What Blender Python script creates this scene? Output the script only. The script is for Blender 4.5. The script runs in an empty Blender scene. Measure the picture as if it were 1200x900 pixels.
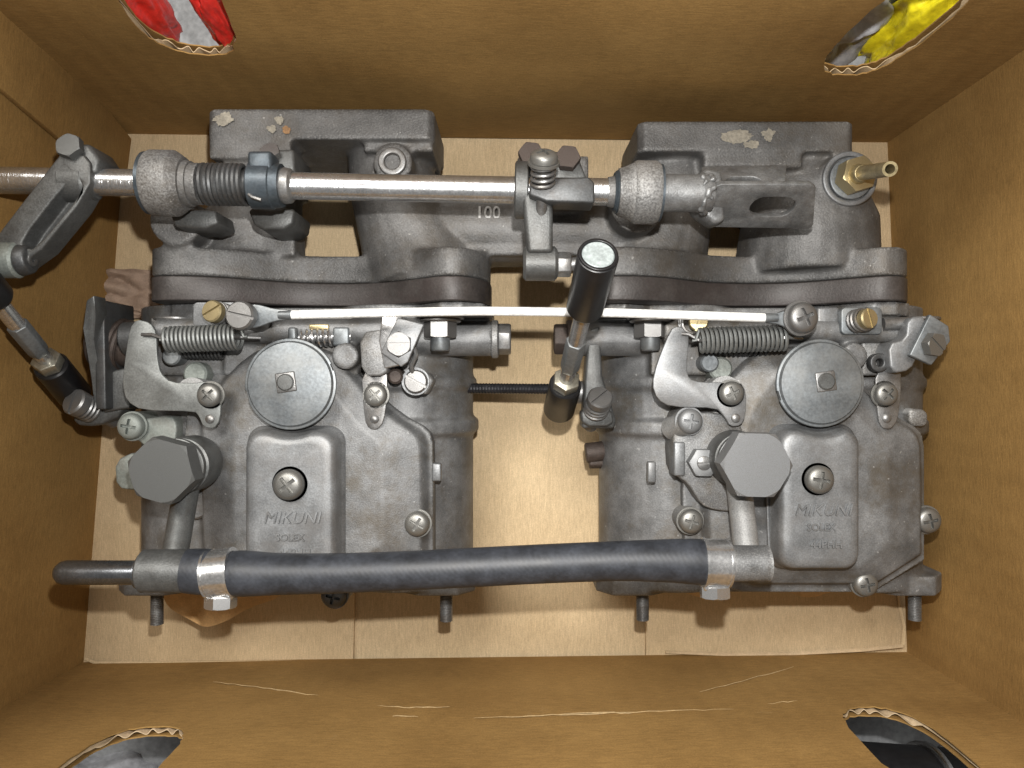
import bpy, bmesh, math, random
from mathutils import Vector, Matrix, noise as mnoise
random.seed(7)
R = math.radians
sc = bpy.context.scene

# ------------------------------------------------------------------ camera, light, exposure
CAMZ, F = 0.46, 900.0          # camera height over the box floor (m), focal length in photo pixels (1200 wide)
cam = bpy.data.cameras.new('camera'); cam.lens = 27; cam.sensor_width = 36; cam.clip_start = .01; cam.clip_end = 50
camo = bpy.data.objects.new('camera', cam); sc.collection.objects.link(camo)
camo.location = (0, 0, CAMZ); sc.camera = camo
wd = bpy.data.worlds.new('World'); sc.world = wd; wd.use_nodes = True
wd.node_tree.nodes['Background'].inputs[0].default_value = (1, .98, .95, 1)
wd.node_tree.nodes['Background'].inputs[1].default_value = .24
fl = bpy.data.lights.new('phone_flash', 'AREA'); fl.shape = 'DISK'; fl.size = .009; fl.energy = 1.95; fl.color = (1, .975, .94)
flo = bpy.data.objects.new('phone_flash', fl); sc.collection.objects.link(flo); flo.location = (.008, .043, CAMZ)
cl = bpy.data.lights.new('ceiling_lamp', 'AREA'); cl.shape = 'RECTANGLE'; cl.size = 1.1; cl.size_y = .5; cl.energy = 42; cl.color = (1, .96, .9)
clo = bpy.data.objects.new('ceiling_lamp', cl); sc.collection.objects.link(clo); clo.location = (-.5, .95, 1.75)
clo.rotation_euler = Vector((-.5, .95, 1.75)).to_track_quat('Z', 'Y').to_euler()
sc.view_settings.view_transform = 'Standard'; sc.view_settings.look = 'None'
sc.cycles.max_bounces = 6; sc.cycles.use_adaptive_sampling = True; sc.cycles.adaptive_threshold = .02; sc.cycles.use_denoising = True
sc.view_settings.exposure = -.15; sc.view_settings.gamma = 1

# ------------------------------------------------------------------ helpers
def W(x, y, z):
    s = (CAMZ - z) / F
    return Vector(((x - 600) * s, (450 - y) * s, z))
def LN(px, z): return px * (CAMZ - z) / F
X, Y, Z = Vector((1, 0, 0)), Vector((0, 1, 0)), Vector((0, 0, 1))

def frame(d):
    d = d.normalized()
    a = Vector((0, 0, 1)) if abs(d.z) < .9 else Vector((1, 0, 0))
    u = a.cross(d).normalized(); return u, d.cross(u), d
def ring(bm, c, u, v, r, n, ph=0):
    return [bm.verts.new(c + (u * math.cos(ph + 2*math.pi*i/n) + v * math.sin(ph + 2*math.pi*i/n)) * r) for i in range(n)]
def skin(bm, a, b):
    n = len(a)
    for i in range(n): bm.faces.new((a[i], a[(i+1) % n], b[(i+1) % n], b[i]))
def lathe(bm, p, d, prof, n=32, ph=0):
    """prof: list of (distance along d, radius); closed solid"""
    u, v, d = frame(d); prev = None; first = None
    for t, r in prof:
        rg = ring(bm, p + d*t, u, v, max(r, 1e-5), n, ph)
        if prev: skin(bm, prev, rg)
        else: first = rg
        prev = rg
    bm.faces.new(list(reversed(first))); bm.faces.new(prev)
def cyl(bm, a, b, r0, r1=None, n=24, ph=0, ch=0):
    d = b - a; L = d.length; r1 = r0 if r1 is None else r1
    if ch: lathe(bm, a, d, [(0, r0-ch), (ch, r0), (L-ch, r1), (L, r1-ch)], n, ph)
    else: lathe(bm, a, d, [(0, r0), (L, r1)], n, ph)
def hexa(bm, a, b, r, ph=0): 
    d = b - a; L = d.length; lathe(bm, a, d, [(0, r), (L*.88, r), (L, r*.93)], 6, ph)
def tube(bm, pts, r, n=8, closed=True, radii=None):
    pts = [Vector(p) for p in pts]; prev = None; first = None; u = None
    for i, p in enumerate(pts):
        d = (pts[min(i+1, len(pts)-1)] - pts[max(i-1, 0)]).normalized()
        if u is None: u, v, _ = frame(d)
        else:
            u = (u - d * u.dot(d)).normalized(); v = d.cross(u)
        rg = ring(bm, p, u, v, radii[i] if radii else r, n)
        if prev: skin(bm, prev, rg)
        else: first = rg
        prev = rg
    bm.faces.new(list(reversed(first))); bm.faces.new(prev)
def coil(bm, a, b, Rr, turns, r, n=6, seg=14, hook=0):
    d = b - a; L = d.length; u, v, d = frame(d); pts = []
    N = int(turns * seg)
    if hook: pts += [a - d*hook*2.2, a - d*hook*1.2 + v*0]
    for i in range(N + 1):
        t = i / N; an = 2*math.pi*turns*t
        pts.append(a + d*L*t + (u*math.cos(an) + v*math.sin(an)) * Rr)
    if hook: pts += [b + d*hook*1.2, b + d*hook*2.2]
    tube(bm, pts, r, n)
def extr(bm, base, off):
    """closed solid from polygon (list of Vectors) and offset vector"""
    a = [bm.verts.new(p) for p in base]; b = [bm.verts.new(p + off) for p in base]
    skin(bm, a, b); bm.faces.new(list(reversed(a))); bm.faces.new(b)
def box(bm, c, s, rot=None):
    c = Vector(c); m = rot or Matrix.Identity(3)
    hx, hy, hz = s[0]/2, s[1]/2, s[2]/2
    pts = [c + m @ Vector(q) for q in ((-hx,-hy,-hz),(hx,-hy,-hz),(hx,hy,-hz),(-hx,hy,-hz))]
    extr(bm, pts, m @ Vector((0, 0, 2*hz)))
def pxprism(bm, pts, zt, zb):
    extr(bm, [Vector((W(x, y, zt).x, W(x, y, zt).y, zb)) for x, y in pts], Vector((0, 0, zt - zb)))
def pxbox(bm, x0, y0, x1, y1, zt, zb): pxprism(bm, [(x0, y1), (x1, y1), (x1, y0), (x0, y0)], zt, zb)
def rrect(x0, y0, x1, y1, r, n=6):
    out = []
    for cx, cy, a in ((x1-r, y1-r, 0), (x0+r, y1-r, 90), (x0+r, y0+r, 180), (x1-r, y0+r, 270)):
        for i in range(n+1):
            t = R(a + 90*i/n); out.append((cx + r*math.cos(t), cy + r*math.sin(t)))
    return out
def smoothpoly(pts, it=2):
    for _ in range(it):
        q = []
        for i in range(len(pts)):
            a, b = pts[i], pts[(i+1) % len(pts)]
            q.append((a[0]*.78+b[0]*.22, a[1]*.78+b[1]*.22)); q.append((a[0]*.22+b[0]*.78, a[1]*.22+b[1]*.78))
        pts = q
    return pts
def xzplate(bm, pts, y0, y1): extr(bm, [Vector((x, y0, z)) for x, z in pts], Vector((0, y1-y0, 0)))

LOC = {}
def mesh_from(bm, name):
    bmesh.ops.recalc_face_normals(bm, faces=bm.faces)
    me = bpy.data.meshes.new(name); bm.to_mesh(me); bm.free(); return me
def shade(me, ang=38):
    me.polygons.foreach_set('use_smooth', [True]*len(me.polygons)); me.set_sharp_from_angle(angle=R(ang))
def link(o, parent=None):
    sc.collection.objects.link(o)
    if parent: o.parent = parent; LOC[o.name] = LOC[parent.name]
    return o
def thing(name, label, cat, loc, group=None):
    o = bpy.data.objects.new(name, None); o.empty_display_size = .01; o.location = loc; sc.collection.objects.link(o)
    LOC[o.name] = Vector(loc); o['label'] = label; o['category'] = cat
    if group: o['group'] = group
    return o
def bake(o):
    dg = bpy.context.evaluated_depsgraph_get(); return bpy.data.meshes.new_from_object(o.evaluated_get(dg))
def mods_to_mesh(me, fn):
    o = bpy.data.objects.new('tmp', me); sc.collection.objects.link(o); fn(o)
    bpy.context.view_layer.update(); r = bake(o); bpy.data.objects.remove(o); return r
def boolean(ma, mb, op='DIFFERENCE'):
    ob = bpy.data.objects.new('tmpb', mb); sc.collection.objects.link(ob)
    def f(o):
        m = o.modifiers.new('b', 'BOOLEAN'); m.operation = op; m.object = ob; m.solver = 'EXACT'
    r = mods_to_mesh(ma, f); bpy.data.objects.remove(ob); return r
def part(name, bm, mat, parent, bev=0, seg=2, voxel=0, smooth=4, ang=38, label=None, kind=None):
    base = LOC[parent.name] if parent else Vector((0, 0, 0))
    me = mesh_from(bm, name) if isinstance(bm, bmesh.types.BMesh) else bm
    if voxel:
        def f(o):
            m = o.modifiers.new('r', 'REMESH'); m.mode = 'VOXEL'; m.voxel_size = voxel
            if smooth:
                s = o.modifiers.new('s', 'SMOOTH'); s.factor = .5; s.iterations = smooth
        me = mods_to_mesh(me, f); me.name = name; ang = 180
    if bev:
        def f(o):
            m = o.modifiers.new('b', 'BEVEL'); m.width = bev; m.segments = seg; m.limit_method = 'ANGLE'; m.angle_limit = R(32)
        me = mods_to_mesh(me, f); me.name = name; ang = 50
    me.transform(Matrix.Translation(-base))
    me.materials.clear(); me.materials.append(mat); shade(me, ang)
    o = bpy.data.objects.new(name, me); link(o, parent)
    if label: o['label'] = label
    if kind: o['kind'] = kind
    return o
def solo(name, bm, mat, label, cat, group=None, **kw):
    o = part(name, bm, mat, None, **kw); LOC[o.name] = Vector((0, 0, 0))
    o['label'] = label; o['category'] = cat
    if group: o['group'] = group
    return o
def inst(name, me, mat, parent, p, d=Z, s=1, spin=0):
    o = bpy.data.objects.new(name, me)
    q = d.to_track_quat('Z', 'Y').to_matrix().to_4x4()
    link(o, parent)
    o.matrix_local = Matrix.Translation(Vector(p) - LOC[parent.name]) @ q @ Matrix.Rotation(spin, 4, 'Z') @ Matrix.Diagonal((s, s, s, 1))
    if mat:
        if not me.materials: me.materials.append(mat)
        o.material_slots[0].link = 'OBJECT'; o.material_slots[0].material = mat
    return o

# ------------------------------------------------------------------ materials
def nodes(name):
    m = bpy.data.materials.new(name); m.use_nodes = True; nt = m.node_tree
    return m, nt, nt.nodes, nt.links, nt.nodes['Principled BSDF']
def metal(name, col, metallic=.6, rough=.5, var=.35, blotch=55, grain=900, bump=.15, dirt=None, dirtamt=.5, wear=None, specks=None, rvar=.12):
    m, nt, N, L, b = nodes(name)
    tc = N.new('ShaderNodeTexCoord'); oi = N.new('ShaderNodeObjectInfo')
    ad = N.new('ShaderNodeVectorMath'); ad.operation = 'ADD'; L.new(tc.outputs['Object'], ad.inputs[0])
    cr = N.new('ShaderNodeCombineXYZ'); L.new(oi.outputs['Random'], cr.inputs[0]); L.new(oi.outputs['Random'], cr.inputs[2]); L.new(cr.outputs[0], ad.inputs[1])
    def nz(scale, det=6, ro=.6):
        n = N.new('ShaderNodeTexNoise'); n.inputs['Scale'].default_value = scale; n.inputs['Detail'].default_value = det; n.inputs['Roughness'].default_value = ro
        L.new(ad.outputs[0], n.inputs['Vector']); return n
    def ramp(src, p0, p1, c0=(0,0,0,1), c1=(1,1,1,1)):
        r = N.new('ShaderNodeValToRGB'); r.color_ramp.elements[0].position = p0; r.color_ramp.elements[1].position = p1
        r.color_ramp.elements[0].color = c0; r.color_ramp.elements[1].color = c1; L.new(src, r.inputs[0]); return r
    c = Vector(col[:3])
    n1 = nz(blotch, 5, .65); r1 = ramp(n1.outputs[0], .3, .7, (*(c*(1-var)), 1), (*(c*(1+var*.55)), 1))
    n2 = nz(grain, 2, .6); r2 = ramp(n2.outputs[0], .3, .72, (.68, .68, .68, 1), (1.14, 1.14, 1.14, 1))
    mx = N.new('ShaderNodeMix'); mx.data_type = 'RGBA'; mx.blend_type = 'MULTIPLY'; mx.inputs[0].default_value = .8
    L.new(r1.outputs[0], mx.inputs[6]); L.new(r2.outputs[0], mx.inputs[7]); out = mx.outputs[2]
    if dirt:
        n3 = nz(blotch*.55, 5, .75); r3 = ramp(n3.outputs[0], .46, .66, (0,0,0,1), (dirtamt,)*3+(1,))
        m2 = N.new('ShaderNodeMix'); m2.data_type = 'RGBA'; L.new(r3.outputs[0], m2.inputs[0]); L.new(out, m2.inputs[6]); m2.inputs[7].default_value = (*dirt, 1); out = m2.outputs[2]
    if specks:
        n4 = nz(420, 2, .5); r4 = ramp(n4.outputs[0], .71, .75, (0,0,0,1), (.45,.45,.45,1))
        m3 = N.new('ShaderNodeMix'); m3.data_type = 'RGBA'; L.new(r4.outputs[0], m3.inputs[0]); L.new(out, m3.inputs[6]); m3.inputs[7].default_value = (*specks, 1); out = m3.outputs[2]
    if wear:
        ge = N.new('ShaderNodeNewGeometry'); aw = N.new('ShaderNodeMath'); aw.operation = 'MULTIPLY_ADD'; aw.inputs[1].default_value = .14; L.new(n2.outputs[0], aw.inputs[0]); L.new(ge.outputs['Pointiness'], aw.inputs[2])
        r5 = ramp(aw.outputs[0], wear[0], wear[1], (0,0,0,1), (.75,.75,.75,1))
        m4 = N.new('ShaderNodeMix'); m4.data_type = 'RGBA'; L.new(r5.outputs[0], m4.inputs[0]); L.new(out, m4.inputs[6]); m4.inputs[7].default_value = (.5, .5, .49, 1); out = m4.outputs[2]
    L.new(out, b.inputs['Base Color'])
    b.inputs['Metallic'].default_value = metallic
    rr = N.new('ShaderNodeMapRange'); rr.inputs[3].default_value = max(.05, rough - rvar); rr.inputs[4].default_value = min(1, rough + rvar); L.new(n1.outputs[0], rr.inputs[0]); L.new(rr.outputs[0], b.inputs['Roughness'])
    if bump:
        bp = N.new('ShaderNodeBump'); bp.inputs['Strength'].default_value = bump; bp.inputs['Distance'].default_value = .0006
        L.new(n2.outputs[0], bp.inputs['Height']); L.new(bp.outputs[0], b.inputs['Normal'])
    return m
M = {}
M['cast'] = metal('cast_aluminium', (.21, .213, .215), .5, .55, .45, 60, 1500, .22, (.105, .09, .07), .85, specks=(.5, .5, .49), wear=(.60, .72))
M['castm'] = metal('manifold_aluminium', (.165, .163, .16), .45, .58, .45, 45, 1100, .35, (.095, .082, .067), .8, specks=(.46, .45, .43), wear=(.60, .72))
M['lid'] = metal('pressed_cover_aluminium', (.25, .258, .265), .55, .48, .32, 75, 1400, .1, (.17, .16, .15), .55)
M['zinc'] = metal('zinc_plate', (.2, .218, .23), .6, .46, .3, 60, 700, .06, (.24, .24, .23), .5)
M['steel'] = metal('worn_steel', (.27, .27, .268), .75, .42, .3, 160, 1800, .1, (.15, .13, .11), .6)
M['screw'] = metal('plated_screw', (.26, .258, .245), .7, .42, .3, 250, 1800, .08, (.16, .15, .125), .6)
M['shaft'] = metal('polished_shaft', (.66, .67, .68), .92, .25, .16, 70, 1200, .03, (.36, .36, .36), .35, rvar=.1)
M['dark'] = metal('dark_phosphated_steel', (.095, .098, .1), .6, .48, .3, 120, 1300, .12, (.06, .05, .042), .5)
M['lever'] = metal('lever_casting', (.125, .128, .126), .55, .5, .3, 90, 1200, .2, (.06, .057, .052), .6)
M['yoke'] = metal('scaled_steel_yoke', (.23, .235, .237), .5, .46, .45, 130, 1600, .25, (.12, .115, .11), .7)
M['locknut'] = metal('dull_plated_nut', (.42, .40, .33), .8, .36, .2, 200, 900, .05)
M['crease'] = metal('worn_crease', (.46, .33, .17), 0, .8, .3, 300, 900, .3)
M['plate'] = metal('dull_steel_plate', (.225, .235, .23), .55, .5, .25, 80, 1300, .1, (.14, .14, .13), .5)
M['pipe'] = metal('black_pipe', (.19, .2, .215), .9, .26, .25, 80, 1300, .03)
M['blue'] = metal('blued_collar', (.062, .078, .092), .5, .42, .25, 150, 900, .08, (.1, .11, .12), .5)
M['bolt'] = metal('grey_hex_bolt', (.145, .15, .148), .6, .45, .25, 130, 1500, .08, (.09, .085, .078), .5)
M['brass'] = metal('brass', (.50, .415, .235), .75, .4, .22, 180, 900, .05, (.24, .18, .09), .6)
M['rust'] = metal('rusty_brown_steel', (.075, .058, .05), .3, .6, .4, 170, 1500, .3, (.06, .04, .03), .6)
M['chrome'] = metal('bright_clamp', (.74, .74, .74), .9, .24, .15, 120, 900, .03, (.4, .38, .35), .3)
M['green'] = metal('oxidised_alloy', (.25, .275, .255), .4, .55, .22, 90, 900, .15, (.19, .18, .16), .5)
M['insul'] = metal('insulator_block', (.055, .048, .045), .1, .5, .35, 60, 900, .2, (.038, .028, .026), .7)
def plastic(name, col, rough=.5, bump=.05, sc_=600, var=.2, blotch=80, metallic=0):
    return metal(name, col, metallic, rough, var, blotch, sc_, bump, None)
M['white'] = plastic('white_rod_coat', (.9, .91, .9), .55, .02, var=.05)
M['black'] = plastic('black_rubber', (.01, .01, .011), .38, .05)
M['thread'] = metal('black_threaded_rod', (.03, .03, .034), .5, .4, .3, 200, 1200, .1)
M['capdisc'] = metal('galvanised_cap', (.4, .45, .45), .3, .5, .25, 260, 700, .06)
def hose_mat():
    m = plastic('blue_black_hose', (.034, .038, .047), .5, .0, var=.55, blotch=90)
    nt = m.node_tree; N, L = nt.nodes, nt.links; b = N['Principled BSDF']
    tc = N.new('ShaderNodeTexCoord'); w = N.new('ShaderNodeTexWave'); w.inputs['Scale'].default_value = 260; w.inputs['Distortion'].default_value = 1.2; w.bands_direction = 'DIAGONAL'
    L.new(tc.outputs['Object'], w.inputs['Vector'])
    n = N.new('ShaderNodeTexNoise'); n.inputs['Scale'].default_value = 700; L.new(tc.outputs['Object'], n.inputs['Vector'])
    a = N.new('ShaderNodeMath'); a.operation = 'ADD'; L.new(w.outputs[0], a.inputs[0]); L.new(n.outputs[0], a.inputs[1])
    bp = N.new('ShaderNodeBump'); bp.inputs['Strength'].default_value = .035; bp.inputs['Distance'].default_value = .0004
    L.new(a.outputs[0], bp.inputs['Height']); L.new(bp.outputs[0], b.inputs['Normal']); return m
M['hose'] = hose_mat()
def turned(m):
    nt = m.node_tree; N, L = nt.nodes, nt.links; b = N['Principled BSDF']
    tc = N.new('ShaderNodeTexCoord'); mp = N.new('ShaderNodeMapping'); mp.inputs['Scale'].default_value = (5200, 70, 70); L.new(tc.outputs['Object'], mp.inputs[0])
    n = N.new('ShaderNodeTexNoise'); n.inputs['Scale'].default_value = 1; n.inputs['Detail'].default_value = 1; L.new(mp.outputs[0], n.inputs['Vector'])
    bp = N.new('ShaderNodeBump'); bp.inputs['Strength'].default_value = 1; bp.inputs['Distance'].default_value = .00012
    L.new(n.outputs[0], bp.inputs['Height']); L.new(bp.outputs[0], b.inputs['Normal'])
turned(M['shaft'])
def card(name, c0, c1, streak=(1, 12, 1), scuff=(.55, .42, .27), scuffamt=.25, flute=None):
    m, nt, N, L, b = nodes(name)
    tc = N.new('ShaderNodeTexCoord')
    def nz(scale, det, sv=(1,1,1), ro=.6):
        mp = N.new('ShaderNodeMapping'); mp.inputs['Scale'].default_value = sv; L.new(tc.outputs['Object'], mp.inputs[0])
        n = N.new('ShaderNodeTexNoise'); n.inputs['Scale'].default_value = scale; n.inputs['Detail'].default_value = det; n.inputs['Roughness'].default_value = ro; L.new(mp.outputs[0], n.inputs['Vector']); return n
    n1 = nz(9, 5, (1,1,1), .66); r = N.new('ShaderNodeValToRGB'); r.color_ramp.elements[0].position = .32; r.color_ramp.elements[1].position = .68
    r.color_ramp.elements[0].color = (*c0, 1); r.color_ramp.elements[1].color = (*c1, 1); L.new(n1.outputs[0], r.inputs[0])
    n2 = nz(160, 4, streak, .7); r2 = N.new('ShaderNodeValToRGB'); r2.color_ramp.elements[0].position = .25; r2.color_ramp.elements[1].position = .75
    r2.color_ramp.elements[0].color = (.74,.74,.74,1); r2.color_ramp.elements[1].color = (1.17,1.17,1.17,1); L.new(n2.outputs[0], r2.inputs[0])
    mx = N.new('ShaderNodeMix'); mx.data_type = 'RGBA'; mx.blend_type = 'MULTIPLY'; mx.inputs[0].default_value = .9; L.new(r.outputs[0], mx.inputs[6]); L.new(r2.outputs[0], mx.inputs[7]); out = mx.outputs[2]
    nf = nz(1300, 2, (1, 1, 1), .6); rf = N.new('ShaderNodeValToRGB'); rf.color_ramp.elements[0].position = .3; rf.color_ramp.elements[1].position = .7
    rf.color_ramp.elements[0].color = (.84,.84,.84,1); rf.color_ramp.elements[1].color = (1.12,1.12,1.12,1); L.new(nf.outputs[0], rf.inputs[0])
    mf = N.new('ShaderNodeMix'); mf.data_type = 'RGBA'; mf.blend_type = 'MULTIPLY'; mf.inputs[0].default_value = .8; L.new(out, mf.inputs[6]); L.new(rf.outputs[0], mf.inputs[7]); out = mf.outputs[2]
    n3 = nz(38, 5, (1, 1.6, 1), .78); r3 = N.new('ShaderNodeValToRGB'); r3.color_ramp.elements[0].position = .66; r3.color_ramp.elements[1].position = .76
    r3.color_ramp.elements[1].color = (scuffamt,)*3 + (1,); L.new(n3.outputs[0], r3.inputs[0])
    m2 = N.new('ShaderNodeMix'); m2.data_type = 'RGBA'; L.new(r3.outputs[0], m2.inputs[0]); L.new(out, m2.inputs[6]); m2.inputs[7].default_value = (*scuff, 1); out = m2.outputs[2]
    n5 = nz(26, 6, (1, 1, 1), .7); r5 = N.new('ShaderNodeValToRGB'); r5.color_ramp.elements[0].position = .64; r5.color_ramp.elements[1].position = .80
    r5.color_ramp.elements[1].color = (.5,)*3 + (1,); L.new(n5.outputs[0], r5.inputs[0])
    m5 = N.new('ShaderNodeMix'); m5.data_type = 'RGBA'; L.new(r5.outputs[0], m5.inputs[0]); L.new(out, m5.inputs[6]); m5.inputs[7].default_value = (*(Vector(c0)*.45), 1); out = m5.outputs[2]
    L.new(out, b.inputs['Base Color']); b.inputs['Roughness'].default_value = .78; b.inputs['Specular IOR Level'].default_value = .2
    bp = N.new('ShaderNodeBump'); bp.inputs['Strength'].default_value = .3; bp.inputs['Distance'].default_value = .0006
    h = n2.outputs[0]
    if flute:
        w = N.new('ShaderNodeTexWave'); w.inputs['Scale'].default_value = flute[1]; w.inputs['Distortion'].default_value = .3; w.bands_direction = flute[0]; L.new(tc.outputs['Object'], w.inputs['Vector'])
        a = N.new('ShaderNodeMath'); a.operation = 'MULTIPLY_ADD'; a.inputs[1].default_value = .8; L.new(w.outputs[0], a.inputs[0]); L.new(n2.outputs[0], a.inputs[2]); h = a.outputs[0]
    L.new(h, bp.inputs['Height']); L.new(bp.outputs[0], b.inputs['Normal'])
    return m
M['wall'] = card('brown_kraft_board', (.225, .127, .04), (.335, .2, .068), (1, 1, 7), (.36, .25, .13), .3, ('X', 26))
M['wallside'] = card('brown_kraft_board_side', (.225, .127, .04), (.335, .2, .068), (1, 1, 7), (.36, .25, .13), .3, ('Y', 26))
M['base'] = card('pale_kraft_board', (.50, .375, .22), (.62, .48, .30), (9, 1, 1), (.70, .58, .42), .3, ('X', 26))
M['edge'] = card('torn_board_edge', (.42, .31, .18), (.6, .46, .3), (1, 1, 1), (.75, .64, .48), .5)
M['tissue'] = card('oily_paper', (.22, .15, .11), (.38, .28, .21), (1, 1, 1), (.5, .4, .33), .5)
M['gasket'] = card('orange_gasket_paper', (.55, .33, .14), (.72, .48, .24), (1, 1, 1), (.7, .5, .3), .3)
M['concrete'] = metal('grey_concrete', (.34, .35, .36), 0, .8, .2, 25, 300, .2)
M['red'] = plastic('red_plastic', (.75, .035, .026), .35, .05, 300, .3, 20)
M['yellow'] = plastic('yellow_plastic', (.85, .74, .02), .3, .05, 300, .35, 16)
M['greyplastic'] = plastic('grey_plastic', (.46, .47, .5), .35, .05, 300, .25, 20)
M['blackhole'] = plastic('black_plastic', (.02, .02, .022), .35, .05, 300)
M['pale'] = metal('sealant_residue', (.29, .265, .215), 0, .8, .3, 200, 900, .4)
M['orange'] = metal('orange_residue', (.30, .17, .08), 0, .8, .3, 200, 900, .4)

# ------------------------------------------------------------------ reusable fastener meshes (unit head radius, head sits on z = 0)
def T(fn, name, cut=None, op='DIFFERENCE', bev=.05):
    bm = bmesh.new(); fn(bm); me = mesh_from(bm, name)
    if cut:
        b2 = bmesh.new(); cut(b2); me = boolean(me, mesh_from(b2, 'c'), op)
    me.name = name; shade(me, 35); return me
O = Vector((0, 0, 0))
def pan(bm): lathe(bm, Vector((0,0,-1.2)), Z, [(0, .5), (1.0, .5), (1.0, 1.16), (1.2, 1.16), (1.2, .93), (1.25, 1.0), (1.6, 1.0), (1.78, .9), (1.9, .68), (1.96, .35), (1.97, .01)], 36)
def cross(bm):
    for a in (0, R(90)):
        rot = Matrix.Rotation(a, 3, 'Z'); box(bm, (0, 0, .72), (1.12, .24, .75), rot)
    lathe(bm, Vector((0,0,.2)), Z, [(0, .12), (.3, .2), (.8, .34)], 12)
def cross1(bm):
    pts = [(.12,.12),(.12,.6),(-.12,.6),(-.12,.12),(-.6,.12),(-.6,-.12),(-.12,-.12),(-.12,-.6),(.12,-.6),(.12,-.12),(.6,-.12),(.6,.12)]
    extr(bm, [Vector((x, y, .4)) for x, y in pts], Vector((0, 0, 1)))
S_pan = T(pan, 'phillips_screw', cross1)
def cheese(bm): lathe(bm, Vector((0,0,-1.2)), Z, [(0, .5), (1.2, .5), (1.2, .95), (1.25, 1), (1.85, 1), (2.0, .88), (2.02, .01)], 36)
def slot(bm): box(bm, (0, 0, .85), (3, .24, .5))
S_slot = T(cheese, 'slotted_screw', slot)
def hexs(bm): lathe(bm, Vector((0,0,-1)), Z, [(0, .5), (.8, .5), (.8, 1.15), (1.0, 1.15), (1.0, 1.0), (1.62, 1.0)], 6)
def hexbig(bm): lathe(bm, Vector((0,0,-1)), Z, [(0, .5), (1.0, .5), (1.0, 1.0), (1.7, 1.0)], 6)
def cone(bm): lathe(bm, Vector((0,0,-2)), Z, [(0, 1.3), (2.40, 1.3), (2.70, .90), (2.75, .83)], 48)
S_hex = T(hexbig, 'hex_screw', cone, 'INTERSECT')
def cone2(bm): lathe(bm, Vector((0,0,-2)), Z, [(0, 1.3), (3.42, 1.3), (3.62, .92), (3.75, .7)], 48)
b_ = bmesh.new(); slot(b_); S_hexslot = boolean(S_hex, mesh_from(b_, 'c')); S_hexslot.name = 'hex_slotted_screw'; shade(S_hexslot, 30)
def nutf(bm): lathe(bm, O, Z, [(0, 1.0), (.95, 1.0)], 6)
S_nut = T(nutf, 'nut', lambda bm: lathe(bm, Vector((0,0,-1)), Z, [(0, 1.3), (1.72, 1.3), (2.0, .82)], 48), 'INTERSECT')
def washer(bm, p, d, ri, ro, t, n=32):
    u, v, d = frame(d); p = Vector(p)
    a = ring(bm, p, u, v, ri, n); b = ring(bm, p, u, v, ro, n); c = ring(bm, p+d*t, u, v, ro, n); e = ring(bm, p+d*t, u, v, ri, n)
    skin(bm, a, b); skin(bm, b, c); skin(bm, c, e); skin(bm, e, a)
def screw(par, x, y, z, r, me=None, mat=None, d=Z, spin=None, name='screw'):
    """x, y: photo position of the head; z: height of the head seat"""
    rr = LN(r, z); p = W(x, y, z + rr*.7); p.z = z
    return inst(name, me or S_pan, mat or M['screw'], par, p, d, rr, random.uniform(0, 1.5) if spin is None else spin)
def text(body, size, depth, name, par, mat, p, off=.0, shear=0, rot=0):
    cu = bpy.data.curves.new(name, 'FONT'); cu.body = body; cu.size = size; cu.extrude = depth; cu.offset = off; cu.shear = shear
    cu.align_x = 'CENTER'; cu.align_y = 'CENTER'; cu.resolution_u = 3; cu.bevel_depth = 0
    o = bpy.data.objects.new('t', cu); sc.collection.objects.link(o); bpy.context.view_layer.update(); me = bake(o); bpy.data.objects.remove(o)
    me.name = name; me.materials.clear(); me.materials.append(mat)
    o = bpy.data.objects.new(name, me); link(o, par); o.matrix_local = Matrix.Translation(Vector(p) - LOC[par.name]) @ Matrix.Rotation(rot, 4, 'Z'); return o

# ------------------------------------------------------------------ setting: ground under the box
bm = bmesh.new(); box(bm, (0, 0, -.03), (6, 6, .02)); g = part('ground', bm, M['concrete'], None); g['kind'] = 'structure'

# ------------------------------------------------------------------ cardboard box
BX = thing('cardboard_box', 'open brown corrugated cardboard box with hand holes holding the carburettors', 'box', (0, 0, 0))
H = .215
def Wtop(fx, fy, dx, dy):   # where the corner fold reaches the box rim
    rx, ry = fx-600, fy-450; k0 = CAMZ/(CAMZ-H); tx, ty = rx*k0, ry*k0
    k = ((tx-rx)*dx + (ty-ry)*dy)/(dx*dx+dy*dy)
    s = .55; return W(600 + (rx+dx*k)*s + tx*(1-s), 450 + (ry+dy*k)*s + ty*(1-s), H)
c_tl, c_tr, c_br, c_bl = W(147, 157, 0), W(1040, 167, 0), W(1063, 764, 0), W(98, 776, 0)
t_tl, t_tr, t_br, t_bl = Wtop(147, 157, -130, -155), Wtop(1040, 167, 160, -113), Wtop(1063, 764, 135, 75), Wtop(98, 776, -100, 50)
def bil(b0, b1, t0, t1, u, v): return (b0.lerp(b1, u)).lerp(t0.lerp(t1, u), v)
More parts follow.
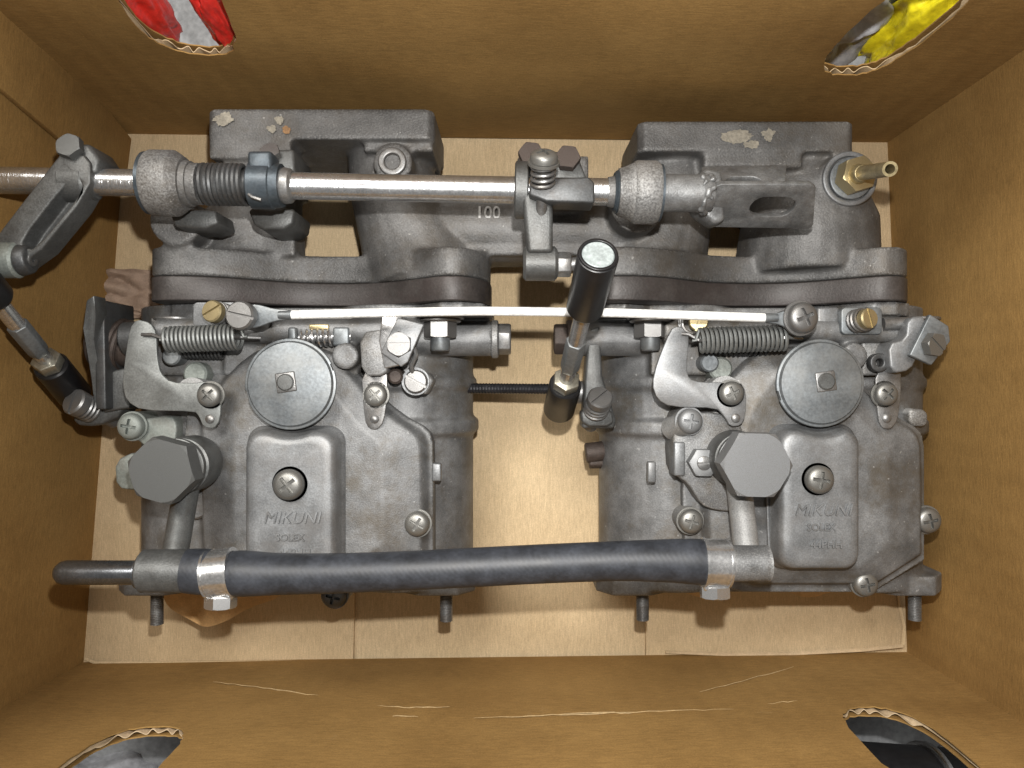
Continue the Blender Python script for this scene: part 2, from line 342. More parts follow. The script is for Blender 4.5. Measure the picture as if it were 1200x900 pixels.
def sheet(b0, b1, t0, t1, out, w0, th, nu=60, nv=26, amp=.0034, seed=0):
    """one liner sheet of a wall: a thick grid that follows the wall, bulging a little"""
    bm = bmesh.new(); G = []
    for side in (0, 1):
        g_ = []
        for j in range(nv+1):
            row = []
            for i in range(nu+1):
                u, v = i/nu, j/nv; p = bil(b0, b1, t0, t1, u, v)
                k = mnoise.noise(Vector((u*4+seed, v*2.2, seed*3.1))) * amp * min(1, v*4) * min(1, u*8, (1-u)*8)
                row.append(bm.verts.new(p + out*(w0 + side*th + k)))
            g_.append(row)
        G.append(g_)
    for side in (0, 1):
        for j in range(nv):
            for i in range(nu):
                q = [G[side][j][i], G[side][j][i+1], G[side][j+1][i+1], G[side][j+1][i]]
                bm.faces.new(q if side else q[::-1])
    bd = [(0, i) for i in range(nu+1)] + [(j, nu) for j in range(1, nv+1)] + [(nv, i) for i in range(nu-1, -1, -1)] + [(j, 0) for j in range(nv-1, 0, -1)]
    for a, b in zip(bd, bd[1:]+bd[:1]):
        bm.faces.new((G[0][a[0]][a[1]], G[0][b[0]][b[1]], G[1][b[0]][b[1]], G[1][a[0]][a[1]]))
    return bm
def cutter(c, out, uax, vax, hole, jit=0, seed=1):
    bm = bmesh.new(); pts = []
    for i, (a, b) in enumerate(hole):
        k = 1 + jit*mnoise.noise(Vector((a*400+seed, b*400, seed)))
        pts.append(c + uax*a*k + vax*b*k - out*.03)
    extr(bm, pts, out*.06); return mesh_from(bm, 'c')
def slothole(w, h, n=10):
    r = h/2; pts = []
    for s, a0 in ((1, -90), (-1, 90)):
        for i in range(n+1):
            t = R(a0 + 180*i/n); pts.append((s*(w/2-r) + r*math.cos(t), r*math.sin(t)))
    return pts
def proj(p): k = F/(CAMZ-p.z); return (600+p.x*k, 450-p.y*k)
def wall(b0, b1, t0, t1, mat, holes=(), seed=0, name='wall_panel'):
    n = (b1-b0).cross(t0-b0).normalized(); mid = (b0+b1)/2
    out = n if n.dot(Vector((mid.x, mid.y, 0))) > 0 else -n
    inner = sheet(b0, b1, t0, t1, out, 0, .0006, seed=seed); outer = sheet(b0, b1, t0, t1, out, .0042, .0006, seed=seed)
    mi, mo = mesh_from(inner, name), mesh_from(outer, 'outer_liner')
    cutsI, flutes = [], []
    ua = (b1-b0).normalized(); va = (Z - out*Z.dot(out)).normalized()
    def surf(u, v, w):
        k = mnoise.noise(Vector((u*4+seed, v*2.2, seed*3.1))) * .0034 * min(1, v*4) * min(1, u*8, (1-u)*8)
        return bil(b0, b1, t0, t1, u, v) + out*(w + k)
    for (px, py, w, h, rotd, sd) in holes:
        # lowest point of the hole: march along the wall until it projects onto the photo pixel
        best = min(((u/400, v/200) for u in range(401) for v in range(201)), key=lambda q: sum((a-b)**2 for a, b in zip(proj(surf(q[0], q[1], 0)), (px, py))))
        lu = (b1-b0).length; lv = (t0-b0).length
        rm = Matrix.Rotation(R(rotd), 3, out); u2, v2 = rm @ ua, rm @ va
        c = surf(best[0], best[1], 0) + v2*h*.5
        cu, cv = best[0] + (v2*h*.5).dot(ua)/lu, best[1] + (v2*h*.5).dot(va)/lv
        pw = lambda q_: math.copysign(abs(q_)**.72, q_)
        hl = [(pw(math.cos(t))*w/2, pw(math.sin(t))*h/2) for t in (2*math.pi*i/60 for i in range(60))]
        mi = boolean(mi, cutter(c, out, u2, v2, hl, .05, sd)); mo = boolean(mo, cutter(c, out, u2, v2, hl, .05, sd+.3))
        fb = bmesh.new(); W2 = w*.5+.008; NN = 150; prev = None
        for i in range(NN+1):
            a = -W2 + 2*W2*i/NN; ww = .0024 + .0016*(.62 + .7*mnoise.noise(Vector((a*160, sd, 3))))*math.sin(a*2*math.pi/.0068 + 2.2*mnoise.noise(Vector((a*110, sd, 0)))); q = []
            ring_ = [(b, -.00022) for b in (-h*.5-.008, -h*.25, 0, h*.25, h*.5+.008)] + [(b, .00022) for b in (h*.5+.008, h*.25, 0, -h*.25, -h*.5-.008)]
            for b, dw in ring_: q.append(fb.verts.new(surf(cu + a/lu, min(1, max(0, cv + b/lv)), ww+dw)))
            if prev: skin(fb, prev, q)
            else: fb.faces.new(q[::-1])
            prev = q
        fb.faces.new(prev)
        fm = boolean(mesh_from(fb, 'fluting'), cutter(c, out, u2, v2, hl, .05, sd+.6)); flutes.append(fm)
    mi.name = name
    wp = part(name, mi, mat, BX, ang=60)
    part('outer_liner', mo, mat, wp, ang=60)
    for fm in flutes: part('fluting', fm, M['edge'], wp, ang=60)
    # rim closing the two liners at the top
    return wp, out
wt, _ = wall(c_tl, c_tr, t_tl, t_tr, M['wall'], ((232, 64, .043, .078, 9, 1), (990, 89, .036, .09, 0, 5)), 1)
wb, _ = wall(c_bl, c_br, t_bl, t_br, M['wall'], ((182, 852, .044, .08, 0, 9), (1016, 828, .040, .085, 0, 13)), 2)
wl, ol = wall(c_bl, c_tl, t_bl, t_tl, M['wallside'], (), 3)
wr, orr = wall(c_br, c_tr, t_br, t_tr, M['wallside'], (), 4)
# glue tab folded from the far wall onto the left wall, its slanted edge running up from the shaft lever
bm = bmesh.new()
def onleft(px, py, k):
    u0, v0, du = .5, .6, .9
    for _ in range(9):
        u0, v0 = min(((u0+du*a/8, v0+du*b/8) for a in range(-8, 9) for b in range(-8, 9)), key=lambda q: sum((a-b)**2 for a, b in zip(proj(bil(c_bl, c_tl, t_bl, t_tl, q[0], q[1])), (px, py))))
        du *= .3
    return bil(c_bl, c_tl, t_bl, t_tl, u0, v0) - ol*k
q = [onleft(x, y, .0016) for x, y in ((145, 162), (137, 226), (72, 172), (0, 112), (-50, 71), (-60, -60), (15, 4))]
extr(bm, q, -ol*.0032); part('glue_tab', bm, M['wallside'], BX, bev=.0003)
# bottom: long flaps below, short flaps from both ends above
bm = bmesh.new(); box(bm, (0, .0775, -.0075), (.56, .152, .003)); part('base_flap', bm, M['base'], BX, bev=.0005)
bm = bmesh.new(); box(bm, (0, -.0790, -.0075), (.56, .158, .003)); part('base_flap', bm, M['base'], BX, bev=.0005)
def flap(pts):
    bm = bmesh.new(); extr(bm, [Vector((W(x, y, 0).x, W(x, y, 0).y, -.0035)) for x, y in pts], Vector((0, 0, .0035))); return part('base_flap', bm, M['base'], BX, bev=.0006)
flap([(96, 778), (414, 776), (417, 600), (421, 300), (424, 154), (146, 155)])
flap([(757, 776), (1064, 772), (1042, 165), (754, 163), (756, 400)])
bm = bmesh.new(); box(bm, (-.004, -.008, -.0048), (.190, .335, .0022)); part('base_liner', bm, M['base'], BX)
# curled paper lips where the base meets the near wall and right wall
bm = bmesh.new(); tube(bm, [W(780, 764, .001), W(850, 767, .002), W(930, 766, .0025), W(1010, 762, .003), W(1058, 757, .004)], .0011, 6); part('paper_lip', bm, M['edge'], BX)
bm = bmesh.new(); tube(bm, [W(1058, 756, .004), W(1060, 735, .003), W(1055, 712, .002), W(1052, 692, .001)], .001, 6); part('paper_lip', bm, M['base'], BX)
bm = bmesh.new(); tube(bm, [W(100, 772, .001), W(112, 777, .002), W(180, 777, .002), W(260, 776, .0015), W(400, 775, .001)], .0009, 6); part('paper_lip', bm, M['base'], BX)
# creases scuffed into the near wall
nb = (c_br-c_bl).cross(t_bl-c_bl).normalized(); nb = nb if nb.y > 0 else -nb
def onwall(px, py, lift):
    o = Vector((0, 0, CAMZ)); d = W(px, py, 0) - o; t = (c_bl - o).dot(nb)/d.dot(nb); return o + d*t + nb*lift
def crease(pts, r):
    bm = bmesh.new(); pp = []
    for (x0, y0), (x1, y1) in zip(pts, pts[1:]):
        for i in range(6): pp.append((x0+(x1-x0)*i/6, y0+(y1-y0)*i/6 + random.uniform(-.8, .8)))
    pp.append(pts[-1]); n = len(pp)
    tube(bm, [onwall(x, y, .0004) for x, y in pp], r, 5, radii=[r*(.25+.75*math.sin(math.pi*(i+.4)/n))*random.uniform(.6, 1.1) for i in range(n)])
    part('crease', bm, M['crease'], BX)
for c_ in ([(250,800),(300,806),(350,813),(405,821)], [(440,828),(480,830),(527,829)], [(555,842),(620,840),(700,837),(790,834),(860,832)], [(860,837),(910,836),(980,838)], [(460,840),(490,841)], [(900,826),(935,822)], [(820,812),(880,796),(930,782)], [(640,838),(720,836),(740,837)]):
    crease(c_, .00028)

# ------------------------------------------------------------------ things seen outside through the hand holes
def crumple(name, c, size, mat, label, cat, seed, sub=5, flat=1):
    bm = bmesh.new(); bmesh.ops.create_icosphere(bm, subdivisions=sub, radius=1)
    for v in bm.verts:
        p = v.co.copy(); k = 1 + .35*(1-abs(mnoise.noise(p*1.7+Vector((seed,0,0))))*2.2) * .6 + .12*mnoise.noise(p*6+Vector((0,seed,0)))
        v.co = Vector((p.x*size[0]*k, p.y*size[1]*k, p.z*size[2]*k)) + Vector(c)
    return solo(name, bm, mat, label, cat, ang=180)
def beyond(px, py, z): return W(px, py, z)
crumple('red_bag', beyond(138, -8, .098), (.015, .010, .05), M['red'], 'crumpled red plastic bag seen through the far left hand hole', 'bag', 3.3)
crumple('red_cloth', beyond(273, 30, .098), (.008, .010, .045), M['red'], 'red plastic fold at the right rim of the far left hand hole', 'plastic sheet', 8.1)
crumple('yellow_bag', beyond(1100, 20, .092), (.021, .012, .055), M['yellow'], 'crumpled bright yellow plastic bag behind the far right hand hole', 'bag', 5.2)
crumple('grey_bag', beyond(985, 45, .06) + Vector((-.006, .012, 0)), (.025, .02, .05), M['greyplastic'], 'grey plastic bag beside the yellow one behind the far right hand hole', 'bag', 6.4)
crumple('grey_wrap', beyond(120, 905, .0) + Vector((-.02, -.035, -.01)), (.05, .035, .055), M['greyplastic'], 'shiny grey plastic wrap behind the near left hand hole', 'plastic sheet', 2.2)
bm = bmesh.new(); box(bm, beyond(190, 885, .01) + Vector((.03, -.03, 0)), (.06, .004, .09), Matrix.Rotation(R(25), 3, 'Z')); solo('cardboard_scrap', bm, M['wall'], 'brown cardboard scrap behind the near left hand hole', 'cardboard', bev=.0006)
tr = thing('corrugated_pipe', 'dark pipe with two bright metal rings behind the near right hand hole', 'pipe', beyond(1110, 920, 0))
pb = beyond(960, 872, .05) + Vector((0, -.036, 0)); pe = beyond(1260, 885, .05) + Vector((0, -.04, 0))
bm = bmesh.new(); cyl(bm, pb, pe, .036, n=40); part('tube', bm, M['blackhole'], tr)
for t in (.42, .55):
    bm = bmesh.new(); p = pb.lerp(pe, t); washer(bm, p, pe-pb, .0355, .0385, .0035, 40); part('ring', bm, M['chrome'], tr, bev=.0006)

# ------------------------------------------------------------------ intake manifold
MF = thing('intake_manifold', 'grey cast aluminium intake manifold behind both carburettors', 'intake manifold', (0, .09, 0))
bm = bmesh.new()
def runner(pts, radii, sq=1):
    tube(bm, pts, 0, 28, radii=radii)
def flange(x0, x1, y0, y1, zt, zb, notch):
    pts = [(x0, zb+.02), (x0+.012, zb), (x1-.012, zb), (x1, zb+.02), (x1, zt-.003), (x1-.003, zt), (x0+.003, zt), (x0, zt-.003)]
    xzplate(bm, pts, y0, y1)
# engine side flanges
flange(-.149, -.038, .1195, .1345, .0855, .01, 0); flange(.0615, .1675, .1135, .1285, .0855, .01, 0)
box(bm, (-.128, .118, .075), (.040, .016, .021)); box(bm, (-.056, .1205, .06), (.034, .012, .045))
box(bm, (.118, .112, .0745), (.048, .012, .020))
runner([(-.132, .128, .052), (-.133, .108, .052), (-.137, .085, .05), (-.143, .066, .047), (-.144, .058, .047)], [.019, .021, .025, .030, .031])
runner([(-.066, .128, .054), (-.063, .105, .054), (-.054, .085, .05), (-.046, .066, .047), (-.044, .058, .047)], [.021, .023, .029, .034, .033])
runner([(.083, .122, .054), (.083, .105, .054), (.079, .085, .05), (.073, .066, .047), (.0725, .058, .047)], [.021, .023, .027, .031, .031])
runner([(.148, .122, .056), (.152, .105, .056), (.157, .085, .052), (.158, .066, .047), (.158, .058, .047)], [.022, .028, .035, .037, .036])
pxbox(bm, 470, 215, 790, 299, .072, .03)                       # bridge between the two pairs of runners
cyl(bm, W(470, 270, .058), W(780, 270, .058), .017, n=24)
pxbox(bm, 262, 165, 335, 215, .083, .04)
cyl(bm, W(460, 190, .088) - Z*.03, W(460, 190, .088), LN(23, .088), n=28)
cyl(bm, W(992, 210, .085) - Z*.04, W(992, 210, .085), LN(33, .085), LN(31, .085), n=32)
pxprism(bm, [(200, 300), (200, 248), (345, 248), (345, 300)], .072, .05)
cyl(bm, W(205, 258, .088)-Z*.03, W(205, 258, .095), .012)       # bearing pedestals
cyl(bm, W(748, 240, .09)-Z*.03, W(748, 240, .095), .013)
pxbox(bm, 606, 182, 690, 232, .10, .05)
def cprof(x0, x1, e=0):
    t = [(0, .080), (.02, .089), (.07, .0930), (.16, .0915), (.25, .084), (.36, .070), (.46, .064), (.60, .064), (.70, .071), (.79, .083), (.86, .0925), (.92, .0915), (.97, .081), (1, .064)]
    pts = [(x0 + (x1-x0)*u, z + e) for u, z in t]
    return [(x0+.004, .008)] + pts + [(x1-.004, .008)][::1]
FX = ((-.1775, -.0103), (.0378, .2005))
for x0, x1 in FX: xzplate(bm, smoothpoly(cprof(x0, x1), 2), .066, .0521)
part('casting', bm, M['castm'], MF, voxel=.00115, smooth=5)
text('100', .0085, .0004, 'cast_number', MF, M['castm'], W(572, 250, .0735) + Z*.0007, .00012)
bm = bmesh.new(); p = W(460, 190, .0885); washer(bm, p-Z*.004, Z, LN(9, .088), LN(16.5, .088), .006, 32); part('plug_collar', bm, M['steel'], MF, bev=.0006)
bm = bmesh.new(); lathe(bm, p-Z*.006, Z, [(0, LN(9.5, .088)), (.003, LN(9.5, .088)), (.003, LN(6, .088)), (.0032, .0001)], 6); part('socket_plug', bm, M['dark'], MF)
# vacuum union on the right runner
vp = W(995, 210, .085)
VF = thing('vacuum_union', 'brass hex hose union with thin pipe screwed into the manifold at far right', 'hose union', vp)
bm = bmesh.new(); washer(bm, vp-Z*.002, Z, LN(26, .085), LN(32, .085), .0035, 40); part('boss_ring', bm, M['lid'], VF, bev=.0006)
bm = bmesh.new(); washer(bm, vp, Z, LN(14, .09), LN(25, .09), .0025, 36); part('washer', bm, M['zinc'], VF, bev=.0004)
inst('hex_nut', S_nut, M['brass'], VF, vp+Z*.0025, Vector((.08, 0, 1)), LN(22, .1), .3)
bm = bmesh.new(); a = vp + Z*.010; b = W(1043, 198, .134); cyl(bm, a, b, LN(9, .12), LN(8.5, .12), 24)
tm = mesh_from(bm, 'pipe'); b2 = bmesh.new(); cyl(b2, a.lerp(b, .5), a.lerp(b, 1.2), LN(5.5, .12), n=20); tm = boolean(tm, mesh_from(b2, 'c')); tm.name = 'pipe'; part('pipe', tm, M['brass'], VF)
bm = bmesh.new(); cyl(bm, a-Z*.003, a+(b-a)*.16, LN(15, .12), LN(10, .12), 24); part('collar', bm, M['brass'], VF, bev=.0005)
# sealant residue left on the engine flanges: thin raised scabs
def scab(x, y, z, r, mat, seed, par=MF, el=1):
    bm = bmesh.new(); p = W(x, y, z); n = 48; c = bm.verts.new(p + Z*.0003); rg = []
    for i in range(n):
        a = 2*math.pi*i/n; k = r*(.8 + .45*mnoise.noise(Vector((math.cos(a)*1.1+seed, math.sin(a)*1.1, seed))) + .3*mnoise.noise(Vector((math.cos(a)*5+seed, math.sin(a)*5, seed))))
        rg.append(bm.verts.new(p + Vector((math.cos(a)*k*el, math.sin(a)*k, 0))))
    for i in range(n): bm.faces.new((c, rg[i], rg[(i+1) % n]))
    part('sealant_residue', bm, mat, par)
for a in ((262, 140, .0862, .0040, M['pale'], 1, MF, 1.5), (327, 141, .0862, .0024, M['pale'], 2), (336, 152, .0862, .0024, M['orange'], 3), (318, 151, .0862, .0022, M['pale'], 4, MF, 1.3),
          (862, 160, .0862, .0038, M['pale'], 5, MF, 2.4), (900, 158, .0862, .0036, M['pale'], 6), (880, 169, .0862, .0024, M['pale'], 7, MF, 2)): scab(*a)

# insulator blocks between manifold and carburettors
for (x0, x1), lab in zip(FX, ('dark brown insulator block between manifold and left carburettor', 'dark grey insulator block between manifold and right carburettor')):
    bm = bmesh.new(); xzplate(bm, smoothpoly(cprof(x0-.0004, x1+.0004, -.0004), 1), .0519, .0402)
    solo('insulator_block', bm, M['insul'], lab, 'insulator', 'insulator blocks behind the carburettors', bev=.0007)

# ------------------------------------------------------------------ throttle shaft with everything keyed to it
ZS = .125
def SP(x, dy=0, z=ZS): return W(x, 211.3 + x*.0192 + dy, z)
TS = thing('throttle_shaft', 'long polished steel throttle shaft lying across the top of the manifold', 'throttle shaft', SP(400))
def seg(name, x0, x1, prof, mat, n=40, bev=0):
    a, b = SP(x0), SP(x1); L = (b-a).length
    bm = bmesh.new(); lathe(bm, a, b-a, [(t*L, LN(r, ZS)) for t, r in prof], n); return part(name, bm, mat, TS, bev=bev)
seg('shaft', -70, 815, [(0, 15.6), (1, 15.6)], M['shaft'])
seg('bearing_ring', 172, 177, [(0, 33), (.2, 36), (1, 36)], M['blue'])
seg('bearing_housing', 177, 236, [(0, 36), (.05, 38), (.5, 38), (.56, 36), (.70, 30), (.71, 27), (.82, 26), (.83, 24), (1, 24)], M['castm'])
seg('sleeve', 232, 300, [(0, 17.5), (1, 17.5)], M['dark'])
bm = bmesh.new(); coil(bm, SP(240), SP(290), LN(22, ZS), 9, LN(3, ZS), 7, 20); part('torsion_spring', bm, M['dark'], TS)
bm = bmesh.new(); tube(bm, [SP(288, 8, ZS+.007), SP(296, 14, ZS+.009), SP(306, 17, ZS+.009)], LN(2, ZS), 6); part('spring_tail', bm, M['steel'], TS)
seg('collar', 294, 331, [(0, 25), (.06, 27.5), (.7, 27.5), (.74, 26), (1, 25)], M['blue'])
bm = bmesh.new(); box(bm, SP(309, -20, ZS+.002), (.0105, .012, .012)); part('collar_lug', bm, M['blue'], TS, bev=.0015)
seg('retaining_ring', 330, 344, [(0, 20), (.3, 21), (.8, 20), (1, 17)], M['steel'])
bm = bmesh.new(); pxprism(bm, [(302, 176), (344, 174), (346, 205), (302, 206)], .112, .08); part('stop_block', bm, M['lever'], TS, bev=.0014)
inst('bolt', S_hex, M['steel'], TS, W(318, 182, .112), Vector((0, .45, 1)), LN(12, .112), .3)
bm = bmesh.new(); pxprism(bm, [(196, 244), (252, 246), (256, 262), (240, 268), (205, 266)], .108, .085); part('bearing_bracket', bm, M['lever'], TS, bev=.0012)
bm = bmesh.new(); pxprism(bm, smoothpoly([(288, 240), (346, 240), (342, 268), (300, 270)], 1), .100, .07); part('stop_lug', bm, M['lever'], TS, bev=.0012)
# bell crank at the left end
seg('clamp_hub', 76, 112, [(0, 21), (.1, 24), (.8, 24), (.86, 22), (1, 21)], M['lever'])
bm = bmesh.new(); pxprism(bm, smoothpoly([(56, 198), (72, 178), (106, 182), (106, 222), (32, 312), (-26, 318), (-12, 286)], 1), .1335, .1205); am = mesh_from(bm, 'lever_arm')
b2 = bmesh.new(); extr(b2, [W(x, y, .1335) - Z*.010 for x, y in smoothpoly([(72, 220), (88, 208), (96, 214), (94, 228), (40, 292), (28, 290), (24, 282)], 1)], Z*.03); am = boolean(am, mesh_from(b2, 'c')); am.name = 'lever_arm'; part('lever_arm', am, M['lever'], TS, bev=.0011, seg=3)
bm = bmesh.new(); pxprism(bm, [(66, 184), (74, 168), (104, 168), (116, 186), (112, 204), (72, 202)], .132, .112); part('clamp_lug', bm, M['lever'], TS, bev=.0016)
inst('bolt', S_hex, M['bolt'], TS, W(85, 175, .132), Vector((0, .25, 1)), LN(15.5, .135), .2)
bm = bmesh.new(); cyl(bm, W(-30, 305, .131), W(24, 305, .131), LN(21, .131), n=28, ch=.001); part('arm_boss', bm, M['green'], TS)
bm = bmesh.new(); cyl(bm, W(24, 305, .131), W(37, 304, .131), LN(19, .131), LN(16, .131), n=28); part('ball_stud', bm, M['dark'], TS, bev=.0008)
bm = bmesh.new(); washer(bm, W(37, 304, .131), X, LN(4, .128), LN(8, .128), .0008, 16); part('stud_end', bm, M['steel'], TS)
# centre lever with stop screw
seg('lever_flange', 603, 619, [(0, 30), (.1, 33), (.9, 33), (1, 30)], M['lever'])
bm = bmesh.new(); pxprism(bm, [(609, 178), (640, 176), (676, 180), (690, 214), (610, 216)], .121, .108); part('back_plate', bm, M['lever'], TS, bev=.001)
for x, y in ((622, 184), (665, 188)):
    inst('bolt', S_hex, M['rust'], TS, W(x, y, .121), Vector((0, .2, 1)), LN(15, .121), .4)
bm = bmesh.new(); pxprism(bm, [(622, 209), (690, 207), (697, 214), (697, 238), (640, 236), (620, 228)], .143, .128); part('stop_arm', bm, M['dark'], TS, bev=.0009)
bm = bmesh.new(); pxprism(bm, [(612, 226), (640, 224), (648, 244), (648, 296), (618, 296)], .136, .124); part('lever_arm', bm, M['lever'], TS, bev=.0018, seg=3)
bm = bmesh.new(); cyl(bm, W(613, 309, .128), W(653, 309, .128), LN(20, .128), n=32, ch=.0012); part('lever_boss', bm, M['lever'], TS)
bm = bmesh.new(); hexa(bm, W(653, 310, .128), W(669, 310, .128), LN(15, .128), .2); part('nut', bm, M['steel'], TS, bev=.0004)
bm = bmesh.new(); cyl(bm, W(668, 310, .128), W(690, 308, .128), LN(8, .128)); part('ball_pin', bm, M['steel'], TS)
d = Vector((.02, .80, .62)).normalized(); p = W(636, 216, .142)
bm = bmesh.new(); coil(bm, p, p+d*.0095, LN(13, .142), 4, LN(2.3, .142), 7, 20); part('spring', bm, M['steel'], TS)
bm = bmesh.new(); cyl(bm, p-d*.02, p+d*.012, LN(7, .142)); part('screw_shank', bm, M['steel'], TS)
inst('stop_screw', S_pan, M['screw'], TS, p+d*.0098, d, LN(17, .145)*.95, .5)
# right bearing and yoke
seg('bearing_cone', 712, 742, [(0, 17), (.35, 19), (.4, 27), (.7, 30), (1, 34)], M['castm'])
seg('bearing_seal', 719, 725, [(0, 22), (.5, 25), (1, 24)], M['blue'])
seg('bearing_housing', 741, 771, [(0, 34), (.12, 36.5), (.85, 36.5), (1, 34)], M['castm'])
seg('bearing_ring', 770, 775, [(0, 33), (.8, 33), (1, 28)], M['blue'])
seg('end_sleeve', 772, 834, [(0, 22), (.75, 21.5), (.85, 22), (1, 19)], M['yoke'])
bm = bmesh.new()
for i in range(34):
    a = i/34*2*math.pi; p = SP(824 + random.uniform(-6, 8)) + Vector((0, math.cos(a), math.sin(a)))*LN(21, ZS)
    bmesh.ops.create_icosphere(bm, subdivisions=2, radius=random.uniform(.0010, .0018), matrix=Matrix.Translation(p))
part('weld_bead', bm, M['yoke'], TS, voxel=.0006, smooth=9)
def yplate(pp, th, slotc, sw, sh, name):
    v = [W(x, y, z) for x, y, z in pp]; n = (v[1]-v[0]).cross(v[2]-v[1]).normalized(); n = n if n.z > 0 else -n
    bm = bmesh.new(); extr(bm, v, -n*th); me = mesh_from(bm, name)
    c = W(*slotc); ua = (X - n*X.dot(n)).normalized(); va = n.cross(ua)
    b2 = bmesh.new(); extr(b2, [c + ua*a + va*b - n*.01 for a, b in slothole(sw, sh)], n*.02)
    me = boolean(me, mesh_from(b2, 'c')); me.name = name; part(name, me, M['yoke'], TS, bev=.0004)
yplate([(838, 219, .131), (846, 216, .132), (950, 216, .132), (956, 220, .131), (953, 263, .111), (948, 268, .109), (836, 266, .109)], .0026, (905, 242, .1205), .0200, .0122, 'yoke_plate')
yplate([(822, 195, .110), (922, 193, .110), (920, 222, .123), (824, 222, .123)], .0026, (872, 214, .119), .0165, .009, 'yoke_plate')
bm = bmesh.new(); pxprism(bm, [(812, 210), (828, 196), (846, 200), (850, 258), (838, 262), (816, 246)], .120, .106); part('yoke_web', bm, M['yoke'], TS, bev=.0016)

# ------------------------------------------------------------------ link rods
def linkrod(label, A, B, group, upper=True):
    """A upper end, B lower end: black ball sockets on a threaded rod with lock nuts"""
    d = (B - A); L = d.length; d.normalize()
    t = thing('throttle_link_rod', label, 'link rod', B, group)
    bm = bmesh.new(); lathe(bm, A, d, [(0, .0070), (.0006, .0079), (.034, .0077), (.036, .0066), (.0375, .004)], 36); part('ball_socket', bm, M['black'], t)
    bm = bmesh.new(); lathe(bm, A - d*.0006, d, [(0, .0058), (.0004, .0062), (.001, .0062)], 36); part('cap_disc', bm, M['capdisc'], t)
    bm = bmesh.new(); washer(bm, A - d*.0008, d, .0063, .0076, .0012, 36); part('cap_ring', bm, M['black'], t, bev=.0003)
    bm = bmesh.new(); cyl(bm, A + d*.03, B - d*.02, .0037, n=20); part('rod', bm, M['chrome'], t)
    bm = bmesh.new(); hexa(bm, A + d*(L*.49), A + d*(L*.69), .0047, .2); part('hex_section', bm, M['zinc'], t, bev=.0004)
    bm = bmesh.new(); hexa(bm, B - d*.0285, B - d*.0225, .0068, .5); part('lock_nut', bm, M['locknut'], t, bev=.0004)
    bm = bmesh.new(); lathe(bm, B - d*.023, d, [(0, .0072), (.0008, .0079), (.026, .0081), (.0275, .0070), (.028, .003)], 36); part('ball_socket', bm, M['black'], t)
    return t, d
linkrod('black ended link rod standing between the two carburettors, silver disc on top', W(701, 299, .172), W(656, 476, .066), 'throttle link rods')
linkrod('link rod at the left box wall with bright shank and brass lock nut', W(-62, 282, .165), W(84, 458, .074), 'throttle link rods')

# ------------------------------------------------------------------ carburettors
def build_body(i):
    bm = bmesh.new()
    for x in (-.163, -.060):
        lathe(bm, Vector((x, .0405, .034)), -Y, [(0, .0385), (.036, .0385), (.038, .0405), (.042, .0405), (.044, .0385), (.058, .0385), (.060, .0415), (.066, .0415), (.068, .0385), (.1465, .0385)], 48)
    box(bm, (-.1115, -.032, .035), (.105, .142, .066))
    ears = [(-.203, .01), (-.203, .060), (-.196, .074), (-.182, .078), (-.168, .070), (-.150, .056), (-.09, .056), (-.062, .070), (-.046, .086), (-.034, .088), (-.022, .080), (-.018, .06), (-.018, .01)]
    xzplate(bm, [((-.1775 + (x+.203)/.185*.1672) if i == 0 else (-.2039 + (.0378 + (x+.203)/.185*.1627 - .25 + .2039)/.968), z) for x, z in ears], .0400, .0335)
    fr = [(-.206, .006), (-.206, .058), (-.198, .068), (-.178, .068), (-.166, .060), (-.06, .060), (-.048, .068), (-.028, .068), (-.019, .058), (-.019, .006)]
    xzplate(bm, fr, -.0985, -.1085)
    if i == 0: cyl(bm, Vector((-.05, .023, .066)), Vector((-.010, .023, .066)), .0088, n=28)
    else: cyl(bm, Vector((-.17, .023, .066)), Vector((-.219, .023, .066)), .0088, n=28)
    pxbox(bm, 176, 372, 262, 440, .078, .03)
    pxbox(bm, 262, 380, 420, 440, .080, .03)
    cyl(bm, Vector((-.175, .026, .082)), Vector((-.055, .026, .082)), .0062)
    cyl(bm, W(404, 417, .09)-Z*.03, W(404, 417, .09), .0065)
    pxbox(bm, 410, 372, 470, 430, .078, .04)
    return bm
def cover_bm():
    bm = bmesh.new()
    o = smoothpoly([(216, 500), (222, 470), (262, 425), (300, 398), (388, 398), (425, 445), (470, 486), (503, 503), (508, 522), (508, 694), (222, 694), (214, 600)], 1)
    pxprism(bm, o, .0775, .05)
    o2 = smoothpoly([(226, 503), (232, 472), (266, 428), (302, 402), (388, 402), (422, 448), (468, 490), (496, 506), (503, 526), (503, 690), (232, 690), (226, 600)], 1)
    a = [W(x, y, .085) for x, y in o2]; lo = [bm.verts.new(Vector((p.x, p.y, .0765))) for p in a]
    cx, cy = -.1, -.045; hi = [bm.verts.new(Vector((cx+(p.x-cx)*.93, cy+(p.y-cy)*.96, .0835))) for p in a]
    hi2 = [bm.verts.new(Vector((cx+(p.x-cx)*.62, cy+(p.y-cy)*.80, .0885))) for p in a]
    skin(bm, lo, hi); skin(bm, hi, hi2); bm.faces.new(hi2); bm.faces.new(lo[::-1])
    return bm
body_me = None
def dup_me(me, dx): m = me.copy(); m.transform(Matrix.Translation((dx, 0, 0))); return m

